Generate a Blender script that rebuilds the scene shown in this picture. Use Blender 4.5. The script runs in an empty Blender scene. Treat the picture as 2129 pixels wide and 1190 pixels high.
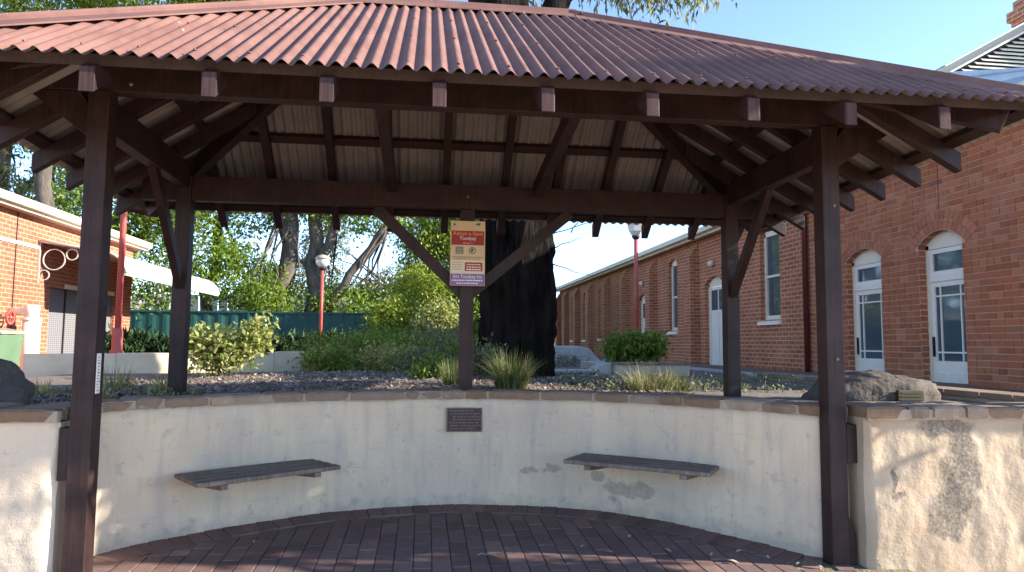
import bpy, math, random
import numpy as np
from mathutils import Vector, Matrix, noise

scene = bpy.context.scene
COL = scene.collection
R = math.radians
rnd = random.Random(7)
npr = np.random.default_rng(11)

# ------------------------------------------------------------------ camera
YAW, PITCH, ROLL = R(7.099), R(4.641), R(0.451)
cam_d = bpy.data.cameras.new('camera')
cam = bpy.data.objects.new('camera', cam_d); COL.objects.link(cam)
_f = Vector((math.sin(YAW)*math.cos(PITCH), math.cos(YAW)*math.cos(PITCH), math.sin(PITCH)))
_r = Vector((math.cos(YAW), -math.sin(YAW), 0)); _u = _r.cross(_f)
_r2 = _r*math.cos(ROLL) + _u*math.sin(ROLL); _u2 = -_r*math.sin(ROLL) + _u*math.cos(ROLL)
M = Matrix((( _r2.x, _u2.x, -_f.x, 0), (_r2.y, _u2.y, -_f.y, -4.586), (_r2.z, _u2.z, -_f.z, 1.45), (0, 0, 0, 1)))
cam.matrix_world = M
cam_d.sensor_width = 36; cam_d.lens = 36*1468.5/2129
cam_d.clip_start = 0.05; cam_d.clip_end = 3000
scene.camera = cam

# ------------------------------------------------------------------ light
SUN_AZ, SUN_EL = 77.0, 22.0          # degrees right of the direction behind the camera, elevation
sdir = Vector((math.sin(R(SUN_AZ))*math.cos(R(SUN_EL)), -math.cos(R(SUN_AZ))*math.cos(R(SUN_EL)), math.sin(R(SUN_EL))))
world = bpy.data.worlds.new('World'); scene.world = world; world.use_nodes = True
wn = world.node_tree.nodes; wl = world.node_tree.links; wn.clear()
sky = wn.new('ShaderNodeTexSky'); sky.sky_type = 'NISHITA'; sky.sun_disc = False
sky.sun_elevation = R(SUN_EL); sky.sun_rotation = math.atan2(sdir.x, sdir.y)
sky.air_density = .55; sky.dust_density = .05; sky.ozone_density = 1.2; sky.altitude = 150
bg = wn.new('ShaderNodeBackground'); bg.inputs['Strength'].default_value = 0.15
wo = wn.new('ShaderNodeOutputWorld')
wl.new(sky.outputs[0], bg.inputs[0]); wl.new(bg.outputs[0], wo.inputs[0])
sd = bpy.data.lights.new('sun', 'SUN'); sd.energy = 3.8; sd.angle = R(0.5); sd.color = (1, .93, .82)
sun = bpy.data.objects.new('sun', sd); COL.objects.link(sun)
sun.rotation_euler = sdir.to_track_quat('Z', 'Y').to_euler(); sun.location = (20, -10, 20)
scene.view_settings.view_transform = 'Standard'; scene.view_settings.look = 'None'
scene.view_settings.exposure = 2.0; scene.view_settings.gamma = 1.0
scene.view_settings.use_curve_mapping = False
scene.cycles.max_bounces = 8

# ------------------------------------------------------------------ materials
MATS = {}
def new_mat(name):
    m = bpy.data.materials.new(name); m.use_nodes = True
    nt = m.node_tree; b = nt.nodes['Principled BSDF']
    MATS[name] = m
    return m, nt, b
def N(nt, t, **kw):
    n = nt.nodes.new(t)
    for k, v in kw.items():
        if k.startswith('i_'):
            key = k[2:]; n.inputs[int(key) if key.isdigit() else key].default_value = v
        else: setattr(n, k, v)
    return n
def ramp(nt, fac, stops):
    r = nt.nodes.new('ShaderNodeValToRGB'); e = r.color_ramp.elements
    while len(e) < len(stops): e.new(.5)
    for el, (p, c) in zip(e, stops):
        el.position = p; el.color = (*c, 1) if len(c) == 3 else c
    nt.links.new(fac, r.inputs[0]); return r.outputs[0]
def mix(nt, fac, a, b, mode='MIX'):
    n = nt.nodes.new('ShaderNodeMix'); n.data_type = 'RGBA'; n.blend_type = mode
    for sock, v in ((n.inputs[0], fac), (n.inputs[6], a), (n.inputs[7], b)):
        if hasattr(v, 'node'): nt.links.new(v, sock)
        elif isinstance(v, (int, float)): sock.default_value = v
        else: sock.default_value = (*v, 1)
    return n.outputs[2]
def math_n(nt, op, a, b=None):
    n = nt.nodes.new('ShaderNodeMath'); n.operation = op
    for i, v in enumerate((a, b)):
        if v is None: continue
        if hasattr(v, 'node'): nt.links.new(v, n.inputs[i])
        else: n.inputs[i].default_value = v
    return n.outputs[0]
def coords(nt, scale=(1, 1, 1), kind='Object', rot=(0, 0, 0)):
    if kind == 'Position': out = nt.nodes.new('ShaderNodeNewGeometry').outputs['Position']
    else: out = nt.nodes.new('ShaderNodeTexCoord').outputs[kind]
    mp = nt.nodes.new('ShaderNodeMapping'); mp.inputs['Scale'].default_value = scale; mp.inputs['Rotation'].default_value = rot
    nt.links.new(out, mp.inputs[0]); return mp.outputs[0]
def noise_n(nt, vec, scale, detail=4, rough=.55, out=0):
    n = N(nt, 'ShaderNodeTexNoise'); n.inputs['Scale'].default_value = scale; n.inputs['Detail'].default_value = detail
    n.inputs['Roughness'].default_value = rough
    nt.links.new(vec, n.inputs['Vector']); return n.outputs[out]
def bump(nt, b, h, strength=.3, dist=.01):
    n = nt.nodes.new('ShaderNodeBump'); n.inputs['Strength'].default_value = strength; n.inputs['Distance'].default_value = dist
    nt.links.new(h, n.inputs['Height']); nt.links.new(n.outputs[0], b.inputs['Normal'])
def rand_piece(nt):
    o = nt.nodes.new('ShaderNodeObjectInfo').outputs['Random']
    g = nt.nodes.new('ShaderNodeNewGeometry').outputs['Random Per Island']
    return math_n(nt, 'FRACT', math_n(nt, 'ADD', o, g))
def simple(name, c1, c2, scale=6, rough=.7, bs=.2, bd=.005, stretch=(1, 1, 1), spec=.3, detail=5, kind='Object', metal=0, bscale=None):
    m, nt, b = new_mat(name)
    v = coords(nt, stretch, kind)
    f = noise_n(nt, v, scale, detail)
    nt.links.new(ramp(nt, f, [(.3, c1), (.7, c2)]), b.inputs['Base Color'])
    b.inputs['Roughness'].default_value = rough; b.inputs['Specular IOR Level'].default_value = spec; b.inputs['Metallic'].default_value = metal
    if bs: bump(nt, b, noise_n(nt, v, bscale or scale*5, 4), bs, bd)
    return m
def piece_mat(name, stops, rough=.85, grain=40, bs=.35, bd=.004, dirt=None, spec=.2):
    """colour differs from piece to piece (bricks, stones, pavers)"""
    m, nt, b = new_mat(name)
    c = ramp(nt, rand_piece(nt), stops)
    v = coords(nt, kind='Position')
    g = noise_n(nt, v, grain, 4)
    c = mix(nt, .35, c, ramp(nt, g, [(.25, (.35, .35, .35)), (.75, (1.0, 1.0, 1.0))]), 'MULTIPLY')
    if dirt:
        d = noise_n(nt, v, dirt[0], 5)
        c = mix(nt, ramp(nt, d, [(.5, (0, 0, 0)), (.75, (dirt[2],)*3)]), c, dirt[1])
    nt.links.new(c, b.inputs['Base Color']); b.inputs['Roughness'].default_value = rough
    b.inputs['Specular IOR Level'].default_value = spec
    bump(nt, b, g, bs, bd)
    return m
def leaf_mat(name, stops, trans=.35, rough=.55):
    m, nt, b = new_mat(name)
    c = ramp(nt, rand_piece(nt), stops)
    b.inputs['Roughness'].default_value = rough; b.inputs['Specular IOR Level'].default_value = .25
    nt.links.new(c, b.inputs['Base Color'])
    t = nt.nodes.new('ShaderNodeBsdfTranslucent'); nt.links.new(c, t.inputs[0])
    mx = nt.nodes.new('ShaderNodeMixShader'); mx.inputs[0].default_value = trans
    nt.links.new(b.outputs[0], mx.inputs[1]); nt.links.new(t.outputs[0], mx.inputs[2])
    nt.links.new(mx.outputs[0], nt.nodes['Material Output'].inputs[0])
    return m

def timber(name, c1, c2, rough=.55):
    m, nt, b = new_mat(name)
    v = coords(nt, (1, 1, 1), 'Position')
    big = noise_n(nt, v, 3.5, 7, .65)
    # grain follows the piece: stretched noise blended from the three axes is close enough for painted timber
    g = noise_n(nt, coords(nt, (60, 60, 2.5), 'Position'), 1.0, 3)
    g2 = noise_n(nt, coords(nt, (2.5, 60, 60), 'Position'), 1.0, 3)
    c = ramp(nt, big, [(.3, c1), (.7, c2)])
    c = mix(nt, .8, c, ramp(nt, g, [(.3, (.5, .5, .5)), (.7, (1.25, 1.2, 1.2))]), 'MULTIPLY')
    sp = noise_n(nt, v, 55, 3)
    c = mix(nt, ramp(nt, sp, [(.74, (0, 0, 0)), (.80, (.45,)*3)]), c, (.23, .16, .13))
    nt.links.new(c, b.inputs['Base Color']); b.inputs['Roughness'].default_value = rough
    b.inputs['Specular IOR Level'].default_value = .3
    bump(nt, b, math_n(nt, 'ADD', g, g2), .35, .002)
    return m
timber('timber', (.018, .008, .0075), (.050, .024, .0215))
timber('timber_end', (.050, .026, .025), (.085, .046, .043), .9)
timber('bench_wood', (.165, .125, .10), (.25, .20, .165), .85)

# roof: weathered red paint, with bird marks and dirt that have their own shapes
m, nt, b = new_mat('roof_red')
v = coords(nt, kind='Position')
c = ramp(nt, noise_n(nt, v, 3.0, 6), [(.3, (.14, .066, .052)), (.7, (.215, .11, .084))])
c = mix(nt, ramp(nt, noise_n(nt, coords(nt, (9, 2, 2), 'Position'), 3, 5), [(.54, (0, 0, 0)), (.78, (.6,)*3)]), c, (.115, .06, .05))
c = mix(nt, ramp(nt, noise_n(nt, v, 26, 2), [(.76, (0, 0, 0)), (.80, (.8,)*3)]), c, (.6, .55, .5))
nt.links.new(c, b.inputs['Base Color']); b.inputs['Roughness'].default_value = .62; b.inputs['Specular IOR Level'].default_value = .25
simple('roof_under', (.17, .148, .145), (.25, .22, .212), 4, .6, .1)
simple('screw', (.16, .07, .06), (.24, .1, .09), 5, .5, 0)

# rendered wall of the seat niche
def patch_mask(nt, pts, dist=.06, nscale=9):
    """union of soft discs with ragged edges at fixed places on the wall (world metres)"""
    pos = nt.nodes.new('ShaderNodeNewGeometry').outputs['Position']
    nz = N(nt, 'ShaderNodeTexNoise', i_Scale=nscale, i_Detail=5.0)
    nt.links.new(pos, nz.inputs['Vector'])
    off = nt.nodes.new('ShaderNodeVectorMath'); off.operation = 'MULTIPLY_ADD'
    nt.links.new(nz.outputs['Color'], off.inputs[0]); off.inputs[1].default_value = (dist*4,)*3
    nt.links.new(pos, off.inputs[2])
    out = None
    for (x, y, z, rx, rz) in pts:
        s = nt.nodes.new('ShaderNodeVectorMath'); s.operation = 'SUBTRACT'
        nt.links.new(off.outputs[0], s.inputs[0]); s.inputs[1].default_value = (x+dist*2, y+dist*2, z+dist*2)
        q = nt.nodes.new('ShaderNodeVectorMath'); q.operation = 'MULTIPLY'
        nt.links.new(s.outputs[0], q.inputs[0]); q.inputs[1].default_value = (1/rx, 1/max(rx, .25), 1/rz)
        l = nt.nodes.new('ShaderNodeVectorMath'); l.operation = 'LENGTH'; nt.links.new(q.outputs[0], l.inputs[0])
        mm = nt.nodes.new('ShaderNodeMapRange'); mm.inputs[1].default_value = 1.0; mm.inputs[2].default_value = .8
        nt.links.new(l.outputs['Value'], mm.inputs[0])
        out = mm.outputs[0] if out is None else math_n(nt, 'MAXIMUM', out, mm.outputs[0])
    return out
m, nt, b = new_mat('stucco')
v = coords(nt, kind='Position')
c = ramp(nt, noise_n(nt, v, 1.4, 6), [(.3, (.57, .455, .35)), (.7, (.76, .60, .42))])
st = noise_n(nt, coords(nt, (6, 6, .9), 'Position'), 1.6, 6, .65)
c = mix(nt, ramp(nt, st, [(.48, (0, 0, 0)), (.72, (.5,)*3)]), c, (.40, .35, .31))
fl = noise_n(nt, v, 11, 5, .6)
c = mix(nt, ramp(nt, fl, [(.59, (0, 0, 0)), (.67, (.36,)*3)]), c, (.34, .31, .28))
sp = noise_n(nt, v, 38, 2)
c = mix(nt, ramp(nt, sp, [(.715, (0, 0, 0)), (.75, (.5,)*3)]), c, (.20, .18, .16))
dz = nt.nodes.new('ShaderNodeMapRange'); dz.inputs[1].default_value = .62; dz.inputs[2].default_value = .98
zz_ = nt.nodes.new('ShaderNodeSeparateXYZ'); nt.links.new(nt.nodes.new('ShaderNodeNewGeometry').outputs['Position'], zz_.inputs[0]); nt.links.new(zz_.outputs['Z'], dz.inputs[0])
dr = noise_n(nt, coords(nt, (9, 9, .8), 'Position'), 1.0, 6, .7)
c = mix(nt, math_n(nt, 'MULTIPLY', dz.outputs[0], ramp(nt, dr, [(.55, (0, 0, 0)), (.72, (.38,)*3)])), c, (.30, .25, .20))
ln = noise_n(nt, coords(nt, (3, 3, 26), 'Position'), 1.0, 4, .6)
c = mix(nt, ramp(nt, ln, [(.60, (0, 0, 0)), (.72, (.28,)*3)]), c, (.40, .37, .34))
# dirt splashed up from the paving
sx = nt.nodes.new('ShaderNodeSeparateXYZ'); nt.links.new(nt.nodes.new('ShaderNodeNewGeometry').outputs['Position'], sx.inputs[0])
low = nt.nodes.new('ShaderNodeMapRange'); low.inputs[1].default_value = .16; low.inputs[2].default_value = .03
nt.links.new(math_n(nt, 'SUBTRACT', sx.outputs['Z'], math_n(nt, 'MULTIPLY', math_n(nt, 'SUBTRACT', fl, .5), .35)), low.inputs[0])
c = mix(nt, math_n(nt, 'MULTIPLY', low.outputs[0], .6), c, (.34, .29, .24))
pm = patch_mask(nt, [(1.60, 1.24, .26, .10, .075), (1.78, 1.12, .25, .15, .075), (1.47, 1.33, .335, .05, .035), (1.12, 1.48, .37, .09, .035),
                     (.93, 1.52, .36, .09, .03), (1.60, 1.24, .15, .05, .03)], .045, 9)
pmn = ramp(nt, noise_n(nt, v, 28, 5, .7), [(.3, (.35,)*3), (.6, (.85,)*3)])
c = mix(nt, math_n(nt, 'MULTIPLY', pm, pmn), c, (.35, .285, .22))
nt.links.new(c, b.inputs['Base Color']); b.inputs['Roughness'].default_value = .9; b.inputs['Specular IOR Level'].default_value = .15
bump(nt, b, math_n(nt, 'ADD', math_n(nt, 'ADD', noise_n(nt, v, 6, 5), math_n(nt, 'MULTIPLY', ln, .35)), math_n(nt, 'MULTIPLY', noise_n(nt, v, 90, 3), .25)), .45, .02)
m, nt, b = new_mat('stucco_rough')
v = coords(nt, kind='Position')
c = ramp(nt, noise_n(nt, v, 2.2, 6), [(.3, (.38, .285, .195)), (.7, (.49, .385, .275))])
pm = patch_mask(nt, [(3.63, -.15, .62, .16, .30), (3.5, -.15, .30, .15, .18), (3.55, -.15, .9, .22, .1), (4.15, -.15, .78, .08, .22), (3.15, -.15, .55, .02, .12)], .07, 6)
gr = noise_n(nt, v, 45, 4, .7)
c = mix(nt, math_n(nt, 'MULTIPLY', pm, ramp(nt, gr, [(.34, (.3,)*3), (.62, (.9,)*3)])), c, (.13, .115, .095))
c = mix(nt, ramp(nt, noise_n(nt, v, 5, 5), [(.58, (0, 0, 0)), (.75, (.5,)*3)]), c, (.40, .33, .29))
nt.links.new(c, b.inputs['Base Color']); b.inputs['Roughness'].default_value = .95; b.inputs['Specular IOR Level'].default_value = .1
bump(nt, b, math_n(nt, 'ADD', noise_n(nt, v, 14, 5), math_n(nt, 'MULTIPLY', gr, .4)), .5, .02)
piece_mat('capstone', [(0, (.22, .135, .085)), (.4, (.30, .20, .135)), (.7, (.26, .185, .14)), (1, (.40, .30, .215))], .9, 22, .6, .012, (5, (.15, .12, .10), .7))
simple('mortar', (.30, .24, .175), (.43, .35, .265), 9, .95, .4, .01)
simple('brick_mortar', (.48, .32, .24), (.60, .43, .33), 9, .95, .3, .004)
piece_mat('brick', [(0, (.36, .112, .052)), (.3, (.46, .158, .075)), (.6, (.40, .13, .062)), (.85, (.50, .20, .10)), (1, (.28, .10, .06))], .88, 30, .3, .003, (2.2, (.40, .20, .13), .55))
piece_mat('brick_arch', [(0, (.41, .145, .075)), (.5, (.51, .205, .11)), (1, (.38, .13, .07))], .88, 30, .3, .003)
piece_mat('paver', [(0, (.15, .090, .078)), (.35, (.215, .130, .110)), (.7, (.175, .118, .108)), (1, (.27, .165, .135))], .85, 28, .4, .004, (3, (.09, .065, .06), .6))
def brick_tex(name, c1, c2, mortar, plane='yz', sc=1.0, msize=.010):
    m, nt, b = new_mat(name)
    pos = nt.nodes.new('ShaderNodeNewGeometry').outputs['Position']
    s = nt.nodes.new('ShaderNodeSeparateXYZ'); nt.links.new(pos, s.inputs[0])
    cb = nt.nodes.new('ShaderNodeCombineXYZ')
    if plane == 'yz':
        nt.links.new(math_n(nt, 'ADD', s.outputs['Y'], s.outputs['X']), cb.inputs[0]); nt.links.new(s.outputs['Z'], cb.inputs[1])
    else:
        nt.links.new(s.outputs['X'], cb.inputs[1]); nt.links.new(s.outputs['Y'], cb.inputs[0])
    t = nt.nodes.new('ShaderNodeTexBrick'); t.inputs['Scale'].default_value = 1
    t.inputs['Brick Width'].default_value = .24*sc; t.inputs['Row Height'].default_value = .086*sc if plane == 'yz' else .125
    if plane != 'yz': t.inputs['Brick Width'].default_value = .25
    t.inputs['Mortar Size'].default_value = msize; t.inputs['Mortar Smooth'].default_value = .2; t.inputs['Bias'].default_value = 0
    t.inputs['Color1'].default_value = (*c1, 1); t.inputs['Color2'].default_value = (*c2, 1); t.inputs['Mortar'].default_value = (*mortar, 1)
    nt.links.new(cb.outputs[0], t.inputs['Vector'])
    v = coords(nt, kind='Position')
    c = mix(nt, .5, t.outputs['Color'], ramp(nt, noise_n(nt, v, 1.3, 6), [(.3, (.65, .62, .62)), (.7, (1.15, 1.12, 1.05))]), 'MULTIPLY')
    c = mix(nt, .4, c, ramp(nt, noise_n(nt, v, 24, 3), [(.3, (.6,)*3), (.7, (1.1,)*3)]), 'MULTIPLY')
    nt.links.new(c, b.inputs['Base Color']); b.inputs['Roughness'].default_value = .9; b.inputs['Specular IOR Level'].default_value = .2
    inv = math_n(nt, 'SUBTRACT', 1.0, t.outputs['Fac'])
    bump(nt, b, math_n(nt, 'ADD', inv, math_n(nt, 'MULTIPLY', noise_n(nt, v, 30, 3), .3)), .6, .006)
    return m
brick_tex('brickwork', (.34, .108, .055), (.46, .165, .082), (.56, .37, .25))
brick_tex('brickwork_left', (.33, .10, .055), (.42, .145, .078), (.48, .29, .20))
brick_tex('paving_sheet', (.115, .056, .046), (.15, .075, .062), (.05, .035, .03), 'xy', 1, .005)

m, nt, b = new_mat('mulch_ground')
v = coords(nt, kind='Position')
c = ramp(nt, noise_n(nt, v, 22, 6, .7), [(.3, (.075, .055, .048)), (.5, (.15, .115, .10)), (.72, (.27, .22, .19))])
c = mix(nt, ramp(nt, noise_n(nt, v, .55, 4), [(.48, (0, 0, 0)), (.65, (.8,)*3)]), c, (.22, .17, .095))
nt.links.new(c, b.inputs['Base Color']); b.inputs['Roughness'].default_value = .95
bump(nt, b, noise_n(nt, v, 30, 5), .8, .03)
piece_mat('mulch_chip', [(0, (.13, .09, .07)), (.4, (.24, .18, .145)), (.75, (.35, .275, .225)), (1, (.5, .41, .34))], .95, 30, .2)
simple('forecourt', (.40, .275, .17), (.52, .37, .24), 3, .95, .5, .012, kind='Position')  # unseen ground in front, made pale and warm to bounce light under the roof
simple('limestone', (.58, .46, .31), (.72, .60, .43), 3, .95, .5, .012)
simple('concrete_wall', (.40, .34, .27), (.54, .46, .37), 4, .95, .5, .012)
simple('concrete_pale', (.34, .33, .31), (.46, .44, .41), 4, .9, .4, .01)
simple('rock', (.042, .032, .024), (.125, .10, .082), 5, .9, .9, .03, detail=8, bscale=14)
simple('rock_dark', (.055, .05, .048), (.12, .10, .09), 5, .9, .9, .03, detail=8, bscale=14)
simple('charred_bark', (.0038, .0034, .0032), (.024, .0195, .017), 6, 1.0, 1.0, .05, (1, 1, .18), .02, 8, bscale=22)
simple('bark', (.055, .045, .037), (.15, .125, .10), 5, .95, .8, .04, (1, 1, .25), .1, 8)
simple('bark_dark', (.045, .037, .03), (.11, .09, .07), 5, .95, .8, .04, (1, 1, .25), .1, 8)
simple('cream_paint', (.74, .64, .49), (.82, .72, .56), 3, .5, .08)
simple('white_paint', (.76, .69, .58), (.84, .77, .66), 3, .5, .08)
simple('door_white', (.70, .66, .58), (.78, .74, .66), 3, .55, .08)
m, nt, b = new_mat('glass'); b.inputs['Base Color'].default_value = (.055, .08, .105, 1); b.inputs['Roughness'].default_value = .05; b.inputs['Specular IOR Level'].default_value = .9
v = coords(nt, kind='Position'); bump(nt, b, noise_n(nt, v, 2.5, 2), .05, .02)
simple('red_paint', (.40, .075, .06), (.48, .10, .08), 4, .45, .05)
simple('dark_red_pipe', (.10, .018, .015), (.14, .026, .02), 4, .45, .05)
simple('gutter_cream', (.66, .58, .43), (.76, .68, .52), 2, .5, .05)
simple('metal_roof', (.42, .47, .52), (.52, .57, .62), 2, .4, .05, metal=.3)
simple('metal_roof_grey', (.30, .31, .32), (.38, .39, .40), 2, .45, .05)
simple('awning_white', (.46, .43, .38), (.56, .53, .48), 2, .5, .05)
simple('awning_under', (.40, .25, .17), (.48, .31, .22), 2, .7, .05)
simple('lamp_shade', (.30, .27, .21), (.40, .37, .30), 3, .5, .05)
simple('louvre', (.62, .58, .49), (.70, .66, .56), 3, .6, .05)
simple('fence_green', (.013, .062, .05), (.02, .08, .066), 2, .5, .05)
simple('bin_green', (.09, .15, .085), (.12, .19, .11), 3, .5, .05)
simple('bin_lid', (.22, .24, .17), (.28, .29, .21), 3, .5, .05)
simple('iron', (.012, .012, .013), (.025, .024, .024), 8, .5, .1)
simple('iron_bolt', (.16, .12, .09), (.25, .2, .16), 8, .5, .1)
simple('plaque_bronze', (.040, .028, .030), (.065, .047, .048), 12, .45, .2, .002, metal=.6)
simple('plaque_brass', (.055, .045, .022), (.085, .07, .034), 12, .5, .2, .002, metal=.5)
simple('plaque_letters', (.10, .075, .078), (.15, .115, .115), 20, .4, 0, metal=.6)
simple('brass_letters', (.045, .037, .02), (.06, .05, .03), 20, .5, 0)
simple('sign_cream', (.60, .41, .22), (.66, .46, .26), 4, .5, 0)
simple('sign_red', (.30, .022, .020), (.36, .035, .03), 4, .5, 0)
simple('sign_purple', (.22, .12, .27), (.27, .15, .32), 4, .5, 0)
simple('sign_orange', (.72, .33, .10), (.78, .38, .13), 4, .5, 0)
simple('sign_white', (.74, .70, .66), (.80, .76, .72), 4, .5, 0)
simple('sign_dark', (.06, .075, .06), (.10, .12, .10), 10, .5, 0)
simple('sign_pale', (.70, .54, .38), (.74, .58, .42), 4, .5, 0)
simple('terracotta', (.23, .075, .05), (.30, .105, .07), 4, .8, .2)
m, nt, b = new_mat('mesh_screen')
v = coords(nt, kind='Position')
s = nt.nodes.new('ShaderNodeSeparateXYZ'); nt.links.new(v, s.inputs[0])
wv = math_n(nt, 'ABSOLUTE', math_n(nt, 'SINE', math_n(nt, 'MULTIPLY', s.outputs['Y'], 38)))
wz = math_n(nt, 'ABSOLUTE', math_n(nt, 'SINE', math_n(nt, 'MULTIPLY', s.outputs['Z'], 70)))
c = ramp(nt, math_n(nt, 'MULTIPLY', math_n(nt, 'ADD', wv, wz), .5), [(.2, (.26, .25, .25)), (.75, (.12, .115, .12))])
nt.links.new(c, b.inputs['Base Color']); b.inputs['Roughness'].default_value = .7
m, nt, b = new_mat('globe'); b.inputs['Base Color'].default_value = (.80, .78, .70, 1); b.inputs['Roughness'].default_value = .25
b.inputs['Transmission Weight'].default_value = .3
simple('hill', (.16, .15, .10), (.26, .22, .15), .02, 1, 0, kind='Position')
simple('dry_leaf', (.42, .33, .22), (.56, .46, .33), 20, .8, .1)

leaf_mat('leaf_mid', [(0, (.085, .145, .014)), (.5, (.19, .28, .034)), (1, (.33, .41, .075))], .55)
leaf_mat('leaf_bright', [(0, (.12, .18, .018)), (.5, (.25, .32, .035)), (1, (.42, .45, .08))], .5)
leaf_mat('leaf_yellow', [(0, (.20, .20, .03)), (.5, (.38, .36, .06)), (1, (.56, .50, .14))], .5)
leaf_mat('leaf_gum', [(0, (.10, .13, .045)), (.5, (.20, .225, .09)), (1, (.40, .38, .17))], .45)
leaf_mat('leaf_dark', [(0, (.014, .035, .012)), (.5, (.03, .065, .02)), (1, (.06, .105, .035))], .25)
leaf_mat('leaf_grey', [(0, (.10, .11, .055)), (.5, (.19, .20, .095)), (1, (.33, .31, .17))], .4)
leaf_mat('leaf_shrub', [(0, (.08, .135, .02)), (.5, (.175, .255, .038)), (1, (.32, .39, .08))], .55)
leaf_mat('leaf_variegated', [(0, (.14, .19, .04)), (.5, (.32, .35, .09)), (1, (.58, .54, .22))], .45)
leaf_mat('blade', [(0, (.06, .085, .018)), (.5, (.12, .15, .035)), (1, (.25, .25, .09))], .4)
leaf_mat('blade_dry', [(0, (.14, .12, .05)), (.5, (.27, .235, .11)), (1, (.46, .40, .24))], .4)

# ------------------------------------------------------------------ mesh helpers
class MB:
    def __init__(s): s.v = []; s.f = []
    def add(s, vs, fs):
        o = len(s.v); s.v += [tuple(v) for v in vs]; s.f += [tuple(i+o for i in f) for f in fs]
    def box(s, x0, x1, y0, y1, z0, z1):
        s.add([(x0,y0,z0),(x1,y0,z0),(x1,y1,z0),(x0,y1,z0),(x0,y0,z1),(x1,y0,z1),(x1,y1,z1),(x0,y1,z1)],
              [(0,3,2,1),(4,5,6,7),(0,1,5,4),(1,2,6,5),(2,3,7,6),(3,0,4,7)])
    def bar(s, a, b_, w, h, up=(0, 0, 1)):
        a, b_ = Vector(a), Vector(b_); d = (b_-a).normalized(); side = d.cross(Vector(up))
        if side.length < 1e-4: side = d.cross(Vector((0, 1, 0)))
        side.normalize(); u = side.cross(d); vs = []
        for p in (a, b_):
            for sx, sz in ((-1,-1),(1,-1),(1,1),(-1,1)): vs.append(p+side*(sx*w/2)+u*(sz*h/2))
        s.add(vs, [(3,2,1,0),(4,5,6,7),(0,1,5,4),(1,2,6,5),(2,3,7,6),(3,0,4,7)])
    def prism(s, poly, vec):
        n = len(poly); vec = Vector(vec); p = [Vector(q) for q in poly]
        s.add(p+[q+vec for q in p], [tuple(range(n))[::-1], tuple(range(n, 2*n))]+[(i, (i+1) % n, (i+1) % n+n, i+n) for i in range(n)])
    def tube(s, pts, rad, sides=10, wob=0, caps=True, seed=0, ridge=0):
        pts = [Vector(p) for p in pts]; rr = random.Random(seed); n = len(pts); vs = []
        ph = [rr.uniform(0, 6.28) for _ in range(3)]
        for i, p in enumerate(pts):
            d = (pts[min(i+1, n-1)]-pts[max(i-1, 0)]).normalized()
            x = d.cross(Vector((0, 1, 0.01))); x = x.normalized() if x.length > 1e-3 else Vector((1, 0, 0)); y = d.cross(x)
            for k in range(sides):
                a = 2*math.pi*k/sides; r = rad[i] if not isinstance(rad, (int, float)) else rad
                if wob: r *= 1+wob*noise.noise(Vector((math.cos(a)*2+ph[0], math.sin(a)*2+ph[1], p.z*.7+ph[2])))
                if ridge: r += ridge*(noise.noise(Vector((math.cos(a)*12+ph[1], math.sin(a)*12+ph[2], p.z*1.8)))+.45*noise.noise(Vector((math.cos(a)*26, math.sin(a)*26+ph[2], p.z*6))))
                vs.append(p+x*(math.cos(a)*r)+y*(math.sin(a)*r))
        fs = [(i*sides+k, i*sides+(k+1) % sides, (i+1)*sides+(k+1) % sides, (i+1)*sides+k) for i in range(n-1) for k in range(sides)]
        if caps: fs += [tuple(range(sides))[::-1], tuple(range((n-1)*sides, n*sides))]
        s.add(vs, fs)
    def lathe(s, prof, c, sides=16):
        c = Vector(c); vs = []; n = len(prof)
        for r, z in prof:
            for k in range(sides): a = 2*math.pi*k/sides; vs.append(c+Vector((r*math.cos(a), r*math.sin(a), z)))
        s.add(vs, [(i*sides+k, i*sides+(k+1) % sides, (i+1)*sides+(k+1) % sides, (i+1)*sides+k) for i in range(n-1) for k in range(sides)]
              + [tuple(range(sides))[::-1], tuple(range((n-1)*sides, n*sides))])
    def mesh(s, name, mat, smooth=False):
        me = bpy.data.meshes.new(name); me.from_pydata(s.v, [], s.f); me.materials.append(MATS[mat])
        if smooth: me.polygons.foreach_set('use_smooth', [True]*len(me.polygons))
        me.update(); return me
    def build(s, name, mat, parent=None, smooth=False, kind=None, bevel=0):
        o = bpy.data.objects.new(name, s.mesh(name, mat, smooth)); COL.objects.link(o)
        if parent: o.parent = parent; o.matrix_parent_inverse = Matrix.Translation(-parent.matrix_world.translation) if parent.type == 'EMPTY' else Matrix.Identity(4)
        if kind: o['kind'] = kind
        if bevel:
            bv = o.modifiers.new('edge', 'BEVEL'); bv.width = bevel; bv.segments = 2; bv.limit_method = 'ANGLE'
        return o
def link_mesh(name, me, parent=None, kind=None):
    o = bpy.data.objects.new(name, me); COL.objects.link(o)
    if parent: o.parent = parent; o.matrix_parent_inverse = Matrix.Translation(-parent.matrix_world.translation) if parent.type == 'EMPTY' else Matrix.Identity(4)
    if kind: o['kind'] = kind
    return o
def np_mesh(name, verts, quads, mat, smooth=False):
    me = bpy.data.meshes.new(name); nv, nf = len(verts), len(quads); k = quads.shape[1]
    me.vertices.add(nv); me.vertices.foreach_set('co', np.ascontiguousarray(verts, dtype=np.float32).ravel())
    me.loops.add(nf*k); me.loops.foreach_set('vertex_index', np.ascontiguousarray(quads, dtype=np.int32).ravel())
    me.polygons.add(nf); me.polygons.foreach_set('loop_start', np.arange(0, nf*k, k, dtype=np.int32))
    if smooth: me.polygons.foreach_set('use_smooth', np.ones(nf, dtype=bool))
    me.materials.append(MATS[mat]); me.update(calc_edges=True); me.validate(); return me
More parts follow.
